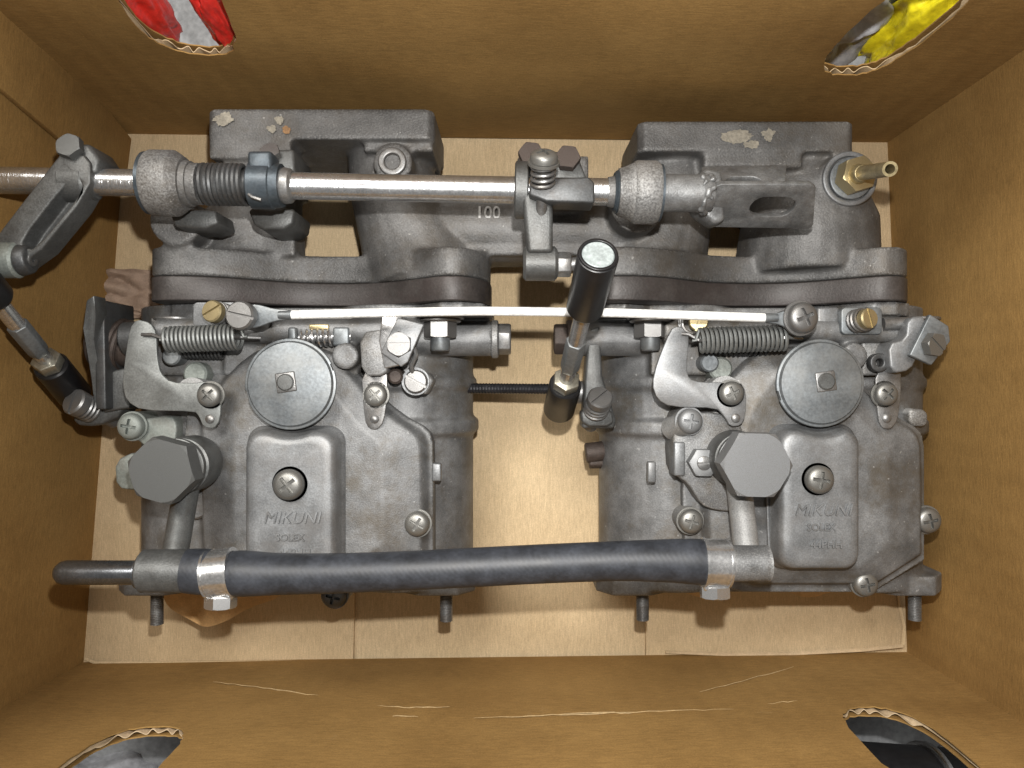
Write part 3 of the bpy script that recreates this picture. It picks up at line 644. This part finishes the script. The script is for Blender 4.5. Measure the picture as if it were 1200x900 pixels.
def carb(i):
    dx = .25*i
    t = thing('carburettor', ['left grey cast twin carburettor beside the dark throttle spring', 'right grey cast twin carburettor beside the box wall'][i], 'carburettor', (-.112 + dx, -.03, 0), 'pair of carburettors')
    L = lambda a, b: b if i else a
    def fitx(bm):
        for v in bm.verts: v.co.x = (-.2039 + (v.co.x + .2039)*.968 if i else v.co.x) + dx
    # body and float chamber cover
    bm = build_body(i); fitx(bm); part('body_casting', bm, M['cast'], t, voxel=.00105, smooth=4)
    bm = cover_bm(); fitx(bm); fc = part('float_cover', bm, M['cast'], t, voxel=.0009, smooth=3)
    # jet cover, dished towards the round cap
    if i == 0: lx0, ly0, lx1, ly1, zc = 283, 500, 400, 678, .1
    else: lx0, ly0, lx1, ly1, zc = 906, 498, 1012, 672, .1
    base = rrect(lx0, ly0, lx1, ly1, 20, 8)
    cxp, cyp = L(340, 962), L(450, 449)
    def dish(p, R_):
        x, y = p; dd = math.hypot(x-cxp, y-cyp)
        if dd < R_ and y < 540: y = cyp + math.sqrt(max(0, R_*R_-(x-cxp)**2)) if abs(x-cxp) < R_ else y
        return (x, y)
    bm = bmesh.new()
    # dense outline so that the dish curves
    dense = []
    for k in range(len(base)):
        a, b = base[k], base[(k+1) % len(base)]; n = max(1, int(math.hypot(b[0]-a[0], b[1]-a[1])/5))
        for j in range(n): dense.append((a[0]+(b[0]-a[0])*j/n, a[1]+(b[1]-a[1])*j/n))
    mx, my = (lx0+lx1)/2, (ly0+ly1)/2
    def ringz(inset, z, R_):
        out = []
        for x, y in dense:
            x2 = mx + (x-mx)*(1-inset/((lx1-lx0)/2)); y2 = my + (y-my)*(1-inset/((ly1-ly0)/2)); x2, y2 = dish((x2, y2), R_)
            p = W(x2, y2, .098); p.z = z; out.append(bm.verts.new(p))
        return out
    rs = [ringz(0, .082, 52), ringz(0, .0895, 52), ringz(2.5, .0905, 54), ringz(4, .0925, 57), ringz(5.5, .0975, 61), ringz(8, .0998, 63), ringz(12, .1008, 66), ringz(20, .1012, 72)]
    for a, b in zip(rs, rs[1:]): skin(bm, a, b)
    bm.faces.new(rs[0][::-1]); bm.faces.new(rs[-1])
    jc = part('jet_cover', bm, M['lid'], t, ang=80)
    tx = L(342, 964)
    text('MIKUNI', .0078, .00035, 'lettering', jc, M['lid'], W(tx, L(607, 598), .1012) + Z*.0005, 0, .25)
    text('SOLEX', .0045, .0003, 'lettering', jc, M['lid'], W(tx-2, L(630, 618), .1012) + Z*.0005, .0001)
    text('44PHH', .0050, .0003, 'lettering', jc, M['lid'], W(tx+4, L(648, 638), .1012) + Z*.0005, .0001)
    screw(t, *L((336, 569), (963, 563)), .1012, L(18, 16.5), name='jet_cover_screw')
    # round zinc cap
    cz = .0985; c = W(*L((340, 450), (962, 449)), cz); r = LN(L(54, 52), cz)
    bm = bmesh.new(); lathe(bm, Vector((c.x, c.y, .078)), Z, [(0, r*.86), (.0145, r*.86), (.0146, r*.5)], 48); part('cap_base', bm, M['dark'], t)
    bm = bmesh.new(); lathe(bm, Vector((c.x, c.y, cz-.0035)), Z, [(0, r*.97), (.0022, r), (.0028, r*.985), (.003, r*.94), (.0044, r*.90), (.0062, r*.3), (.0064, .0001)], 64)
    cm = mesh_from(bm, 'round_cap'); b2 = bmesh.new()
    for an, w in L(((195, .003), (22, .0022)), ((197, .003), (60, .002))):
        rot = Matrix.Rotation(R(an), 3, 'Z'); box(b2, Vector((c.x, c.y, cz)) + rot @ Vector((r*.985, 0, 0)), (r*.06, w*1.6, .02), rot)
    cm = boolean(cm, mesh_from(b2, 'c')); cm.name = 'round_cap'; rc = part('round_cap', cm, M['zinc'], t)
    pc = c + Vector((L(-.0012, .0012), .0008, 0)); pc.z = cz+.0026
    bm = bmesh.new(); box(bm, pc, (.0095, .0095, .0014), Matrix.Rotation(R(8), 3, 'Z')); part('square_washer', bm, M['steel'], rc, bev=.0012)
    bm = bmesh.new(); lathe(bm, pc, Z, [(0, .0040), (.0012, .0040), (.0017, .0034), (.0018, .0001)], 28); part('centre_pin', bm, M['bolt'], rc)
    # angled spring plate
    if i == 0: pl = [(152, 384), (160, 374), (176, 378), (183, 390), (184, 420), (188, 438), (200, 448), (228, 449), (238, 447), (252, 449), (259, 462), (258, 492), (250, 503), (238, 500), (233, 488), (228, 482), (166, 481), (148, 470), (143, 450), (147, 415)]
    else: pl = [(786, 386), (794, 382), (804, 386), (808, 396), (804, 432), (808, 444), (820, 448), (850, 448), (868, 447), (875, 460), (874, 488), (868, 499), (856, 500), (849, 488), (840, 478), (786, 477), (770, 468), (764, 450), (770, 425)]
    bm = bmesh.new(); pxprism(bm, smoothpoly(pl, 1), .0955, .0933); part('spring_plate', bm, L(M['plate'], M['lid']), t, bev=.0004)
    screw(t, *L((243, 463), (859, 461)), .0955, 14, name='plate_screw')
    bm = bmesh.new(); p = W(*L((246, 491), (862, 490)), .0955); lathe(bm, p-Z*.001, Z, [(0, .0022), (.0014, .0022), (.002, .0015), (.0021, .0001)], 16); part('rivet', bm, M['steel'], t)
    bm = bmesh.new(); p = W(*L((225, 462), (850, 460)), .093); cyl(bm, p-Z*.012, p, .008); part('plate_post', bm, M['cast'], t)
    # return spring
    a, b = L((W(196, 398, .1), W(281, 395, .1)), (W(820, 399, .1), W(921, 396, .1)))
    bm = bmesh.new(); coil(bm, a, b, LN(14, .1), L(17, 19), LN(2.0, .1), 6, 18, .0016); part('return_spring', bm, M['plate'], t)
    e0, e1 = L((W(166, 392, .0965), W(305, 396, .095)), (W(799, 391, .0965), W(940, 397, .095)))
    bm = bmesh.new(); tube(bm, [e0, e0.lerp(a, .4)+Y*.001, a, a+(b-a)*.04+Z*.004], LN(2, .1), 6); tube(bm, [e1, e1.lerp(b, .4), b, b+(a-b)*.04+Z*.004], LN(2, .1), 6); part('spring_hook', bm, M['steel'], t)
    a, b = L((W(205, 411, .084), W(262, 412, .084)), (W(822, 407, .085), W(900, 408, .085)))
    bm = bmesh.new(); coil(bm, a, b, LN(8, .085), 13, LN(1.7, .085), 6, 14); part('inner_spring', bm, M['dark'], t)
    bm = bmesh.new(); p = W(*L((200, 417), (832, 425)), .088); cyl(bm, p-Z*.012, p, LN(11, .088), n=24, ch=.0008); part('stop_pin', bm, M['zinc'], t)
    bm = bmesh.new(); p = W(*L((228, 438), (845, 432)), .0865); cyl(bm, p-Z*.02, p, LN(14, .086), n=24, ch=.001); part('boss', bm, M['green'], t)
    # strap with screw and rivet
    sx, sy = L((439, 462), (1041, 461)); 
    bm = bmesh.new(); pxprism(bm, smoothpoly([(sx-16, sy-30), (sx+15, sy-30), (sx+15, sy+2), (sx+11, sy+32), (sx+3, sy+42), (sx-7, sy+41), (sx-12, sy+30)], 1), .0878, .0862); part('strap', bm, M['steel'], t, bev=.0004)
    screw(t, sx, sy+1, .0878, 13.5, name='strap_screw')
    bm = bmesh.new(); p = W(sx-L(0, 2), sy+29, .0878); lathe(bm, p-Z*.0005, Z, [(0, .0022), (.001, .0022), (.0018, .0013), (.0019, .0001)], 16); part('rivet', bm, M['steel'], t)
    # cable clamp block
    if i == 0:
        bm = bmesh.new(); pxprism(bm, smoothpoly([(421, 390), (452, 385), (456, 425), (452, 440), (424, 441)], 1), .0945, .07); part('clamp_block', bm, M['cast'], t, bev=.001)
        bm = bmesh.new(); pxprism(bm, [(448, 362), (470, 360), (474, 390), (470, 428), (450, 432), (444, 400)], .0955, .09); part('clamp_strip', bm, M['chrome'], t, bev=.0006)
        bm = bmesh.new(); pxprism(bm, [(466, 372), (497, 380), (478, 424), (470, 430), (446, 413)], .0985, .0960); part('clamp_plate', bm, M['lid'], t, bev=.0005)
        screw(t, 467, 403, .0985, 15, S_hexslot, M['steel'], spin=0, name='clamp_screw')
        bm = bmesh.new(); p = W(463, 441, .088); cyl(bm, p-Z*.02, p, LN(9, .088), n=20, ch=.001); part('stop_pin', bm, M['rust'], t)
    else:
        bm = bmesh.new(); pxprism(bm, smoothpoly([(1041, 402), (1062, 398), (1064, 372), (1088, 370), (1078, 412), (1068, 434), (1044, 438)], 1), .0965, .076); part('clamp_block', bm, M['lid'], t, bev=.001)
        bm = bmesh.new(); pxprism(bm, [(1066, 416), (1090, 368), (1112, 382), (1114, 400), (1092, 428)], .1015, .0985); part('clamp_plate', bm, M['zinc'], t, bev=.0006)
        screw(t, 1096, 403, .1015, 14.5, S_hexslot, M['screw'], d=Vector((.35, -.1, 1)), spin=1.2, name='clamp_screw')
        bm = bmesh.new(); p = W(1030, 425, .0905); washer(bm, p-Z*.004, Z, .0019, LN(11, .09), .005, 20); part('socket_boss', bm, M['dark'], t, bev=.0005)
        bm = bmesh.new(); pxbox(bm, 1010, 388, 1036, 440, .083, .07); part('side_block', bm, M['cast'], t, bev=.0015)
    # union caps at the end of the cross drilling
    p0 = Vector((L(-.0105, -.2185)+dx, .023, .066)); s = L(1, -1)
    bm = bmesh.new(); cyl(bm, p0, p0+X*s*.0035, .0098, n=30, ch=.0006); part('union_collar', bm, L(M['cast'], M['rust']), t)
    bm = bmesh.new(); hexa(bm, p0+X*s*.0035, p0+X*s*.010, .0082, .2); part('union_cap', bm, L(M['steel'], M['rust']), t, bev=.0005)
    # flange stud, washers, nut
    for px, zz, nm in ((L(516, 762), .083, 'a'), (L(206, 1075), .072, 'b')):
        yb = .0335; bx = W(px, 395, zz).x
        o = Vector((bx, yb, zz)); k = 1 if nm == 'a' else .9
        bm = bmesh.new(); cyl(bm, o, o-Y*.0016, .0118*k, n=32, ch=.0004); cyl(bm, o-Y*.0017, o-Y*.0032, .0102*k, n=32, ch=.0004); part('stud_washer', bm, M['steel'], t)
        inst('stud_nut', S_nut, M['steel'], t, o-Y*.0032, -Y, .0080*k, R(30))
        bm = bmesh.new(); lathe(bm, o-Y*.002, -Y, [(0, .0048*k), (.014, .0048*k), (.0152, .0042*k), (.0156, .001)], 20); part('stud', bm, M['zinc'], t)
    # air horn studs at the front
    for px in L((184, 523), (753, 1072)):
        a = W(px, 680, .058); b = W(px, L(732 if px < 300 else 728, 727), .058)
        bm = bmesh.new(); n = 26; d = (b-a); Ld = d.length; prof = []
        for k in range(n*2+1): prof.append((Ld*k/(n*2), .0031 + (.00028 if k % 2 else -.00012)))
        prof[-1] = (Ld, .0022); lathe(bm, a, d, prof, 16); part('threaded_stud', bm, M['steel'], t, ang=25)
    # banjo union
    B = W(*L((188, 552), (887, 545)), .127)
    bm = bmesh.new(); lathe(bm, Vector((B.x, B.y, .078)), Z, [(0, .0118), (.010, .0118), (.011, .0128), (.013, .0132), (.026, .0132), (.0275, .0126), (.028, .0115), (.031, .0115), (.0315, .0130), (.0345, .0130), (.035, .0115)], 48); bj = part('banjo_ring', bm, M['bolt' if i == 0 else 'lever'], t)
    inst('banjo_bolt', S_hex, M['bolt'] if i == 0 else M['lid'], t, Vector((B.x, B.y, .1165)), Z, .0152 if i == 0 else .0158, L(.25, .5))
    jx = W(L(194, 882), 668, .128).x; jy = W(600, L(669, 660), .128).y
    bm = bmesh.new(); cyl(bm, Vector((B.x, B.y-.008, .099)), Vector((jx, jy+.002, .120)), .0058, .0056, 24); part('banjo_neck', bm, M['bolt'] if i == 0 else M['cast'], bj)
    bm = bmesh.new(); a, b = L((165, 222), (856, 900)); A_, B_ = W(a, L(669, 660), .126), W(b, L(669, 660), .126)
    lathe(bm, A_, B_-A_, [(0, .0078), (.0012, L(.0092, .0078)), ((B_-A_).length-.002, L(.0092, .0076)), ((B_-A_).length, .0078)], 32); part('banjo_body', bm, M['lever'] if i == 0 else M['cast'], bj)
    if i == 0:
        bm = bmesh.new(); a = W(170, 671, .126); b = W(64, 671, .126); Lb = (b-a).length
        lathe(bm, a, b-a, [(0, .0068), (.003, .0068), (.0034, .0052), (Lb-.005, .0053), (Lb-.0025, .0047), (Lb-.0008, .0032), (Lb, .0008)], 28); part('blanked_pipe', bm, M['pipe'], bj)
    # other screws
    for a in L([(150, 500, .0845, 15, None, 'green'), (488, 615, .0838, 14.5, None, None), (390, 700, .075, 14, None, 'dark')],
               [(810, 494, .094, 14.5, None, 'lid'), (811, 612, .0838, 14, None, None), (1091, 611, .078, 14.5, None, None), (1017, 686, .0825, 14, None, None)]):
        screw(t, *a[:4], a[4], M[a[5]] if a[5] else None, name='cover_screw')
        bm = bmesh.new(); p = W(a[0], a[1], a[2]+.004); p.z = a[2]; cyl(bm, p-Z*.022, p, LN(a[3]*1.12, a[2]), n=24, ch=.0006); part('screw_boss', bm, M['green'] if a[5] == 'green' else M['cast'], t)
    if i == 0:
        bm = bmesh.new(); pxprism(bm, smoothpoly([(160, 492), (200, 486), (208, 498), (204, 525), (160, 522)], 1), .083, .06); part('plate_lug', bm, M['green'], t, bev=.001)
        bm = bmesh.new(); pxprism(bm, smoothpoly([(134, 540), (160, 528), (172, 560), (160, 575), (136, 572)], 1), .078, .06); part('plate_lug', bm, M['green'], t, bev=.001)
        bm = bmesh.new(); p = W(228, 592, .083); cyl(bm, p-Z*.02, p, LN(17, .083), n=28, ch=.001); part('boss', bm, M['steel'], t)
        screw(t, 487, 447, .0855, 13.5, S_slot, M['steel'], spin=-.5, name='idle_screw')
        bm = bmesh.new(); p = W(487, 447, .0855); washer(bm, p-Z*.002, Z, .004, .0068, .0022, 28); part('idle_screw_collar', bm, M['lid'], t)
        bm = bmesh.new(); pxprism(bm, [(474, 440), (500, 436), (508, 446), (500, 462), (478, 462)], .0835, .06); part('idle_screw_lug', bm, M['cast'], t, bev=.001)
        bm = bmesh.new(); tube(bm, [W(484, 440, .088), W(482, 428, .091), W(488, 415, .092), W(486, 408, .091)], .0013, 8); part('wire_tail', bm, M['steel'], t)
        # choke stop screw and spring behind the cap
        a, b = W(346, 396, .086), W(412, 395, .086)
        bm = bmesh.new(); cyl(bm, a, b, .0022); part('choke_screw', bm, M['chrome'], t)
        bm = bmesh.new(); coil(bm, W(354, 396, .086), W(392, 395, .086), .0042, 6, .0007, 6, 16); part('choke_spring', bm, M['chrome'], t)
        bm = bmesh.new(); box(bm, W(346, 394, .086), (.004, .008, .012)); box(bm, W(402, 395, .084), (.008, .009, .01)); part('choke_lug', bm, M['zinc'], t, bev=.001)
        bm = bmesh.new(); pxbox(bm, 362, 380, 385, 386, .089, .085); part('choke_tab', bm, M['brass'], t, bev=.0004)
        # brass mixture screw
        bz = .098; p = W(252, 369, bz)
        bm = bmesh.new(); pxprism(bm, rrect(226, 354, 290, 384, 6), .0905, .088); part('mixture_plate', bm, M['lid'], t, bev=.0004)
        d = Vector((-.25, .1, 1)).normalized(); p0 = W(266, 370, .0905)
        bm = bmesh.new(); coil(bm, p0, p0+d*.009, .0048, 4, .0008, 6, 16); part('mixture_spring', bm, M['steel'], t)
        inst('mixture_screw', S_slot, M['brass'], t, p0+d*.0085, d, .0052, -.7)
        # throttle stop lever on the left end
        bm = bmesh.new(); v = [W(x, y, z) for x, y, z in ((101, 352, .094), (110, 346, .094), (112, 372, .092), (110, 398, .088), (122, 470, .080), (112, 486, .078), (106, 440, .084), (97, 385, .093))]
        extr(bm, v, Vector((.0005, 0, -.010))); part('stop_lever', bm, M['bolt'], t, bev=.0006)
        bm = bmesh.new(); v = [W(x, y, .085) for x, y in ((110, 350), (122, 352), (124, 480), (112, 480))]; extr(bm, v, Vector((0, 0, -.03))); part('stop_lever_plate', bm, M['dark'], t, bev=.0008)
        bm = bmesh.new(); coil(bm, W(118, 398, .068), W(152, 408, .068), .0125, 5, .0016, 8, 24); part('throttle_spring', bm, M['rust'], t)
        bm = bmesh.new(); cyl(bm, W(112, 400, .068), W(165, 408, .068), .0108, n=28); part('spring_drum', bm, M['rust'], t)
        bm = bmesh.new(); cyl(bm, W(146, 398, .080), W(165, 396, .080), .0085, n=24, ch=.001); part('shaft_boss', bm, M['dark'], t)
        bm = bmesh.new(); pxprism(bm, smoothpoly([(85, 478), (140, 462), (145, 486), (112, 500), (86, 498)], 1), .075, .060); part('stop_block', bm, M['lever'], t, bev=.0012)
        bm = bmesh.new(); pxprism(bm, [(118, 438), (150, 430), (152, 478), (120, 484)], .078, .055); part('shaft_arm', bm, M['lever'], t, bev=.0012)
        d = Vector((-.32, .42, .85)).normalized(); p0 = W(108, 481, .0755)
        bm = bmesh.new(); coil(bm, p0, p0+d*.007, .0055, 3, .001, 7, 18); cyl(bm, p0-d*.015, p0+d*.008, .0035); part('stop_spring', bm, M['steel'], t)
        inst('stop_screw', S_slot, M['steel'], t, p0+d*.0070, d, .0066, .9)
        # threaded rod to the neighbour
        bm = bmesh.new(); a = W(540, 455, .045); b = W(665, 456, .052); n = 70; Ld = (b-a).length
        lathe(bm, a, b-a, [(Ld*k/n, .0027 + (.0002 if k % 2 else -.0001)) for k in range(n+1)], 14); part('threaded_rod', bm, M['thread'], t, ang=20)
        bm = bmesh.new(); box(bm, W(512, 553, .079), (.0045, .009, .004)); part('clip_tab', bm, M['lid'], t, bev=.0008)
    else:
        # raised accelerator pump plate on the left of the right carburettor
        bm = bmesh.new(); pxprism(bm, smoothpoly([(792, 488), (826, 482), (850, 486), (872, 500), (880, 560), (884, 604), (862, 600), (838, 598), (822, 592), (806, 566), (790, 556), (788, 520)], 1), .0905, .07); part('pump_plate', bm, M['cast'], t, bev=.0009)
        bm = bmesh.new(); pxbox(bm, 790, 518, 803, 558, .0925, .08); part('pump_plate_rib', bm, M['lid'], t, bev=.0008)
        p = W(821, 541, .0905); inst('hex_nut', S_nut, M['lid'], t, p, Z, LN(17.5, .095), .5)
        bm = bmesh.new(); lathe(bm, p+Z*.0055, Z, [(0, .0034), (.0016, .0034), (.0019, .003)], 24); cm = mesh_from(bm, 'jet_screw'); b2 = bmesh.new(); box(b2, p+Z*.0077, (.006, .0009, .0016)); cm = boolean(cm, mesh_from(b2, 'c')); cm.name = 'jet_screw'; part('jet_screw', cm, M['steel'], t)
        bm = bmesh.new(); p = W(790, 500, .0925); cyl(bm, W(786, 502, .082), W(808, 495, .094), LN(14, .09), n=26); part('screw_boss', bm, M['cast'], t)
        # wire and rib below the banjo
        bm = bmesh.new(); tube(bm, [W(899, 570, .09), W(900, 610, .09), W(902, 655, .09)], .0008, 8); part('lid_edge_wire', bm, M['lid'], t)
        # brass mixture screw at the right
        bm = bmesh.new(); pxprism(bm, rrect(986, 360, 1034, 392, 6), .0905, .086); part('mixture_plate', bm, M['zinc'], t, bev=.0005)
        d = Vector((.30, .08, 1)).normalized(); p0 = W(1000, 377, .0905)
        bm = bmesh.new(); coil(bm, p0, p0+d*.0085, .0050, 3.5, .0008, 6, 16); part('mixture_spring', bm, M['steel'], t)
        inst('mixture_screw', S_slot, M['brass'], t, p0+d*.0075, d, .0047, .0)
        bm = bmesh.new(); cyl(bm, W(1034, 380, .088), W(1068, 379, .088), .0032); cyl(bm, W(1034, 389, .084), W(1064, 389, .084), .0022); part('choke_shaft', bm, M['steel'], t)
        bm = bmesh.new(); pxbox(bm, 958, 360, 984, 398, .086, .07); part('lever_block', bm, M['lid'], t, bev=.0012)
        d = Vector((-.15, .1, 1)).normalized(); p0 = W(818, 378, .092); inst('mixture_screw', S_slot, M['brass'], t, p0, d, .0046, .3)
        bm = bmesh.new(); coil(bm, W(806, 378, .088), W(812, 378, .096), .005, 3, .0007, 6, 16); part('mixture_spring', bm, M['steel'], t)
        # throttle stop lever on the left end of this carburettor
        bm = bmesh.new(); pxprism(bm, [(690, 386), (703, 382), (706, 440), (722, 492), (720, 502), (682, 502), (686, 440)], .074, .060); part('stop_lever', bm, M['lever'], t, bev=.0012)
        d = Vector((.1, .55, .8)).normalized(); p0 = W(698, 481, .0765)
        bm = bmesh.new(); coil(bm, p0, p0+d*.008, .0055, 3, .001, 7, 18); cyl(bm, p0-d*.015, p0+d*.009, .0035); part('stop_spring', bm, M['steel'], t)
        inst('stop_screw', S_slot, M['steel'], t, p0+d*.0078, d, .0062, .9)
        bm = bmesh.new(); pxprism(bm, smoothpoly([(680, 478), (718, 478), (720, 500), (682, 500)], 1), .0775, .066); part('stop_block', bm, M['lever'], t, bev=.0012)
        bm = bmesh.new(); cyl(bm, W(668, 460, .058), W(700, 460, .058), .006); part('ball_pin', bm, M['steel'], t)
        bm = bmesh.new(); cyl(bm, W(686, 531, .04), W(712, 528, .04), .0055, n=14); hexa(bm, W(690, 540, .038), W(708, 540, .038), .0045); part('drain_screw', bm, M['rust'], t, bev=.0008)
        bm = bmesh.new(); box(bm, W(763, 553, .079), (.0042, .0105, .004)); part('clip_tab', bm, M['lid'], t, bev=.0008)
        bm = bmesh.new(); pxprism(bm, smoothpoly([(1064, 478), (1088, 480), (1088, 500), (1066, 500)], 1), .076, .04); part('side_lug', bm, M['cast'], t, bev=.0015)
    return t
carb(0); carb(1)

# ------------------------------------------------------------------ white choke link
WL = thing('choke_link', 'white coated rod joining the two carburettors with screwed flat ends', 'link rod', W(620, 366, .11))
zw = .111
bm = bmesh.new(); pts = [W(x, y, zw) for x, y in ((340, 369), (420, 367), (500, 365.5), (560, 364.6), (640, 365.3), (720, 366.6), (800, 369.2), (898, 372.5))]
tube(bm, pts, LN(5.3, zw), 16); part('rod', bm, M['white'], WL)
for pl, sx, sy, r, me in (([(292, 384), (300, 384), (322, 376), (342, 374), (342, 363), (322, 362), (300, 356), (290, 358)], 286, 371, 17, S_slot), ([(896, 367), (914, 367), (934, 356), (944, 358), (944, 386), (930, 390), (914, 380), (896, 378)], 938, 373, 18, S_pan)):
    bm = bmesh.new(); pxprism(bm, smoothpoly(pl, 1), .1105, .1085); part('end_terminal', bm, M['zinc'], WL, bev=.0004)
    p = W(sx, sy, .1105); inst('end_screw', me, M['steel'], WL, p, Vector((-.12 if sx < 600 else .12, .05, 1)), LN(r, .112), 1.75 if sx < 600 else 0)
    bm = bmesh.new(); cyl(bm, p-Z*.022, p, .0055); part('pivot_post', bm, M['steel'], WL)
    bm = bmesh.new(); a = W(342 if sx < 600 else 896, 369 if sx < 600 else 372.5, zw); cyl(bm, a, a + X*(.006 if sx > 600 else -.006), LN(5.6, zw), LN(4.5, zw), 14); part('ferrule', bm, M['zinc'], WL)

# ------------------------------------------------------------------ fuel hose with its clamps
FH = thing('fuel_hose', 'blue black rubber fuel hose running between both carburettors with two clamps', 'hose', W(540, 665, .128))
zh = .127
ctr = [(219, 669), (240, 670), (262, 671), (285, 672), (330, 672.5), (400, 671.5), (480, 668.5), (560, 664.5), (640, 660.5), (720, 657.5), (780, 657), (815, 658), (852, 660)]
rad = [25.5, 26.5, 24.5, 26.5, 24.0, 23.0, 22.6, 22.6, 22.6, 22.9, 24.8, 26.3, 25.5]
def cat(vals, n=8):
    out = []
    for k in range(len(vals)-1):
        p0, p1, p2, p3 = vals[max(k-1, 0)], vals[k], vals[k+1], vals[min(k+2, len(vals)-1)]
        for j in range(n):
            t = j/n; out.append(.5*((2*p1)+(-p0+p2)*t+(2*p0-5*p1+4*p2-p3)*t*t+(-p0+3*p1-3*p2+p3)*t**3))
    return out + [vals[-1]]
cx_, cy_, rr_ = cat([c[0] for c in ctr]), cat([c[1] for c in ctr]), cat(rad)
bm = bmesh.new(); tube(bm, [W(x, y, zh) for x, y in zip(cx_, cy_)], 0, 40, radii=[LN(r, zh) for r in rr_]); part('rubber_tube', bm, M['hose'], FH, ang=60)
for x0, y0, tilt in ((258, 671, .10), (838, 659, -.02)):
    c = W(x0, y0, zh); ax = Vector((1, tilt, 0)).normalized()
    bm = bmesh.new(); washer(bm, c - ax*.0050, ax, .0088, .0102, .0100, 48)
    washer(bm, c - ax*.0056, ax, .0088, .0106, .0010, 48); washer(bm, c + ax*.0048, ax, .0088, .0105, .0010, 48); cb = part('clamp_band', bm, M['chrome'], FH)
    d = Vector((0, -1, .12)).normalized(); s = c + Vector((0, -.0096, -.001))
    bm = bmesh.new(); box(bm, s - Y*.0005, (.0115, .004, .009)); part('clamp_lug', bm, M['chrome'], cb, bev=.0012)
    inst('clamp_screw', S_hex if x0 < 600 else S_hexslot, M['chrome'], FH, s + d*.0012, d, .0068, .1)

# ------------------------------------------------------------------ paper scraps
def rag(name, c, size, mat, label, cat_, seed, amp=.35, th=.0004, nx=40, ny=30):
    bm = bmesh.new(); V = []
    for j in range(ny+1):
        row = []
        for i_ in range(nx+1):
            u, v = i_/nx*2-1, j/ny*2-1
            e = 1 + .12*mnoise.noise(Vector((u*2.5+seed, v*2.5, seed)))
            h = (.25 + 1.1*abs(mnoise.noise(Vector((u*1.1, v*1.3+seed, 0)))) + .12*abs(mnoise.noise(Vector((u*5, v*5, seed)))))*amp*size[2]
            row.append(bm.verts.new(Vector(c) + Vector((u*size[0]*e, v*size[1]*e, max(.0006, h)))))
        V.append(row)
    for j in range(ny):
        for i_ in range(nx): bm.faces.new((V[j][i_], V[j][i_+1], V[j+1][i_+1], V[j+1][i_]))
    me = mesh_from(bm, name)
    def f(o):
        m = o.modifiers.new('s', 'SOLIDIFY'); m.thickness = th
    me = mods_to_mesh(me, f); me.name = name
    return solo(name, me, mat, label, cat_, ang=60)
rag('paper_scrap', W(142, 340, .004), (.023, .012, .009), M['tissue'], 'crumpled oily brown paper scrap left of the insulator block', 'paper', 4.4, 1)
rag('paper_twist', W(150, 366, .004), (.010, .004, .006), M['tissue'], 'small twisted paper end below the crumpled brown paper', 'paper', 1.4, 1)
rag('dark_rag', W(886, 292, .002), (.012, .014, .02), M['rust'], 'dark brown oily lump in the gap of the right manifold', 'rag', 2.9, 1)
def gsheet(pts, z, label, sag=.006):
    bm = bmesh.new(); v = smoothpoly(pts, 2); extr(bm, [W(x, y, z) for x, y in v], Vector((0, 0, -.0008))); solo('gasket_paper', bm, M['gasket'], label, 'gasket', 'gasket paper under the carburettor fronts')
gsheet([(188, 690), (196, 712), (222, 726), (240, 736), (262, 730), (292, 712), (330, 700), (330, 680)], .03, 'orange gasket paper sticking out under the left hose clamp')
gsheet([(788, 680), (800, 694), (826, 702), (856, 688), (860, 676)], .035, 'pale gasket paper under the right hose clamp')
gsheet([(908, 676), (922, 694), (950, 702), (985, 690), (996, 676)], .035, 'pale gasket paper under the front of the right jet cover')
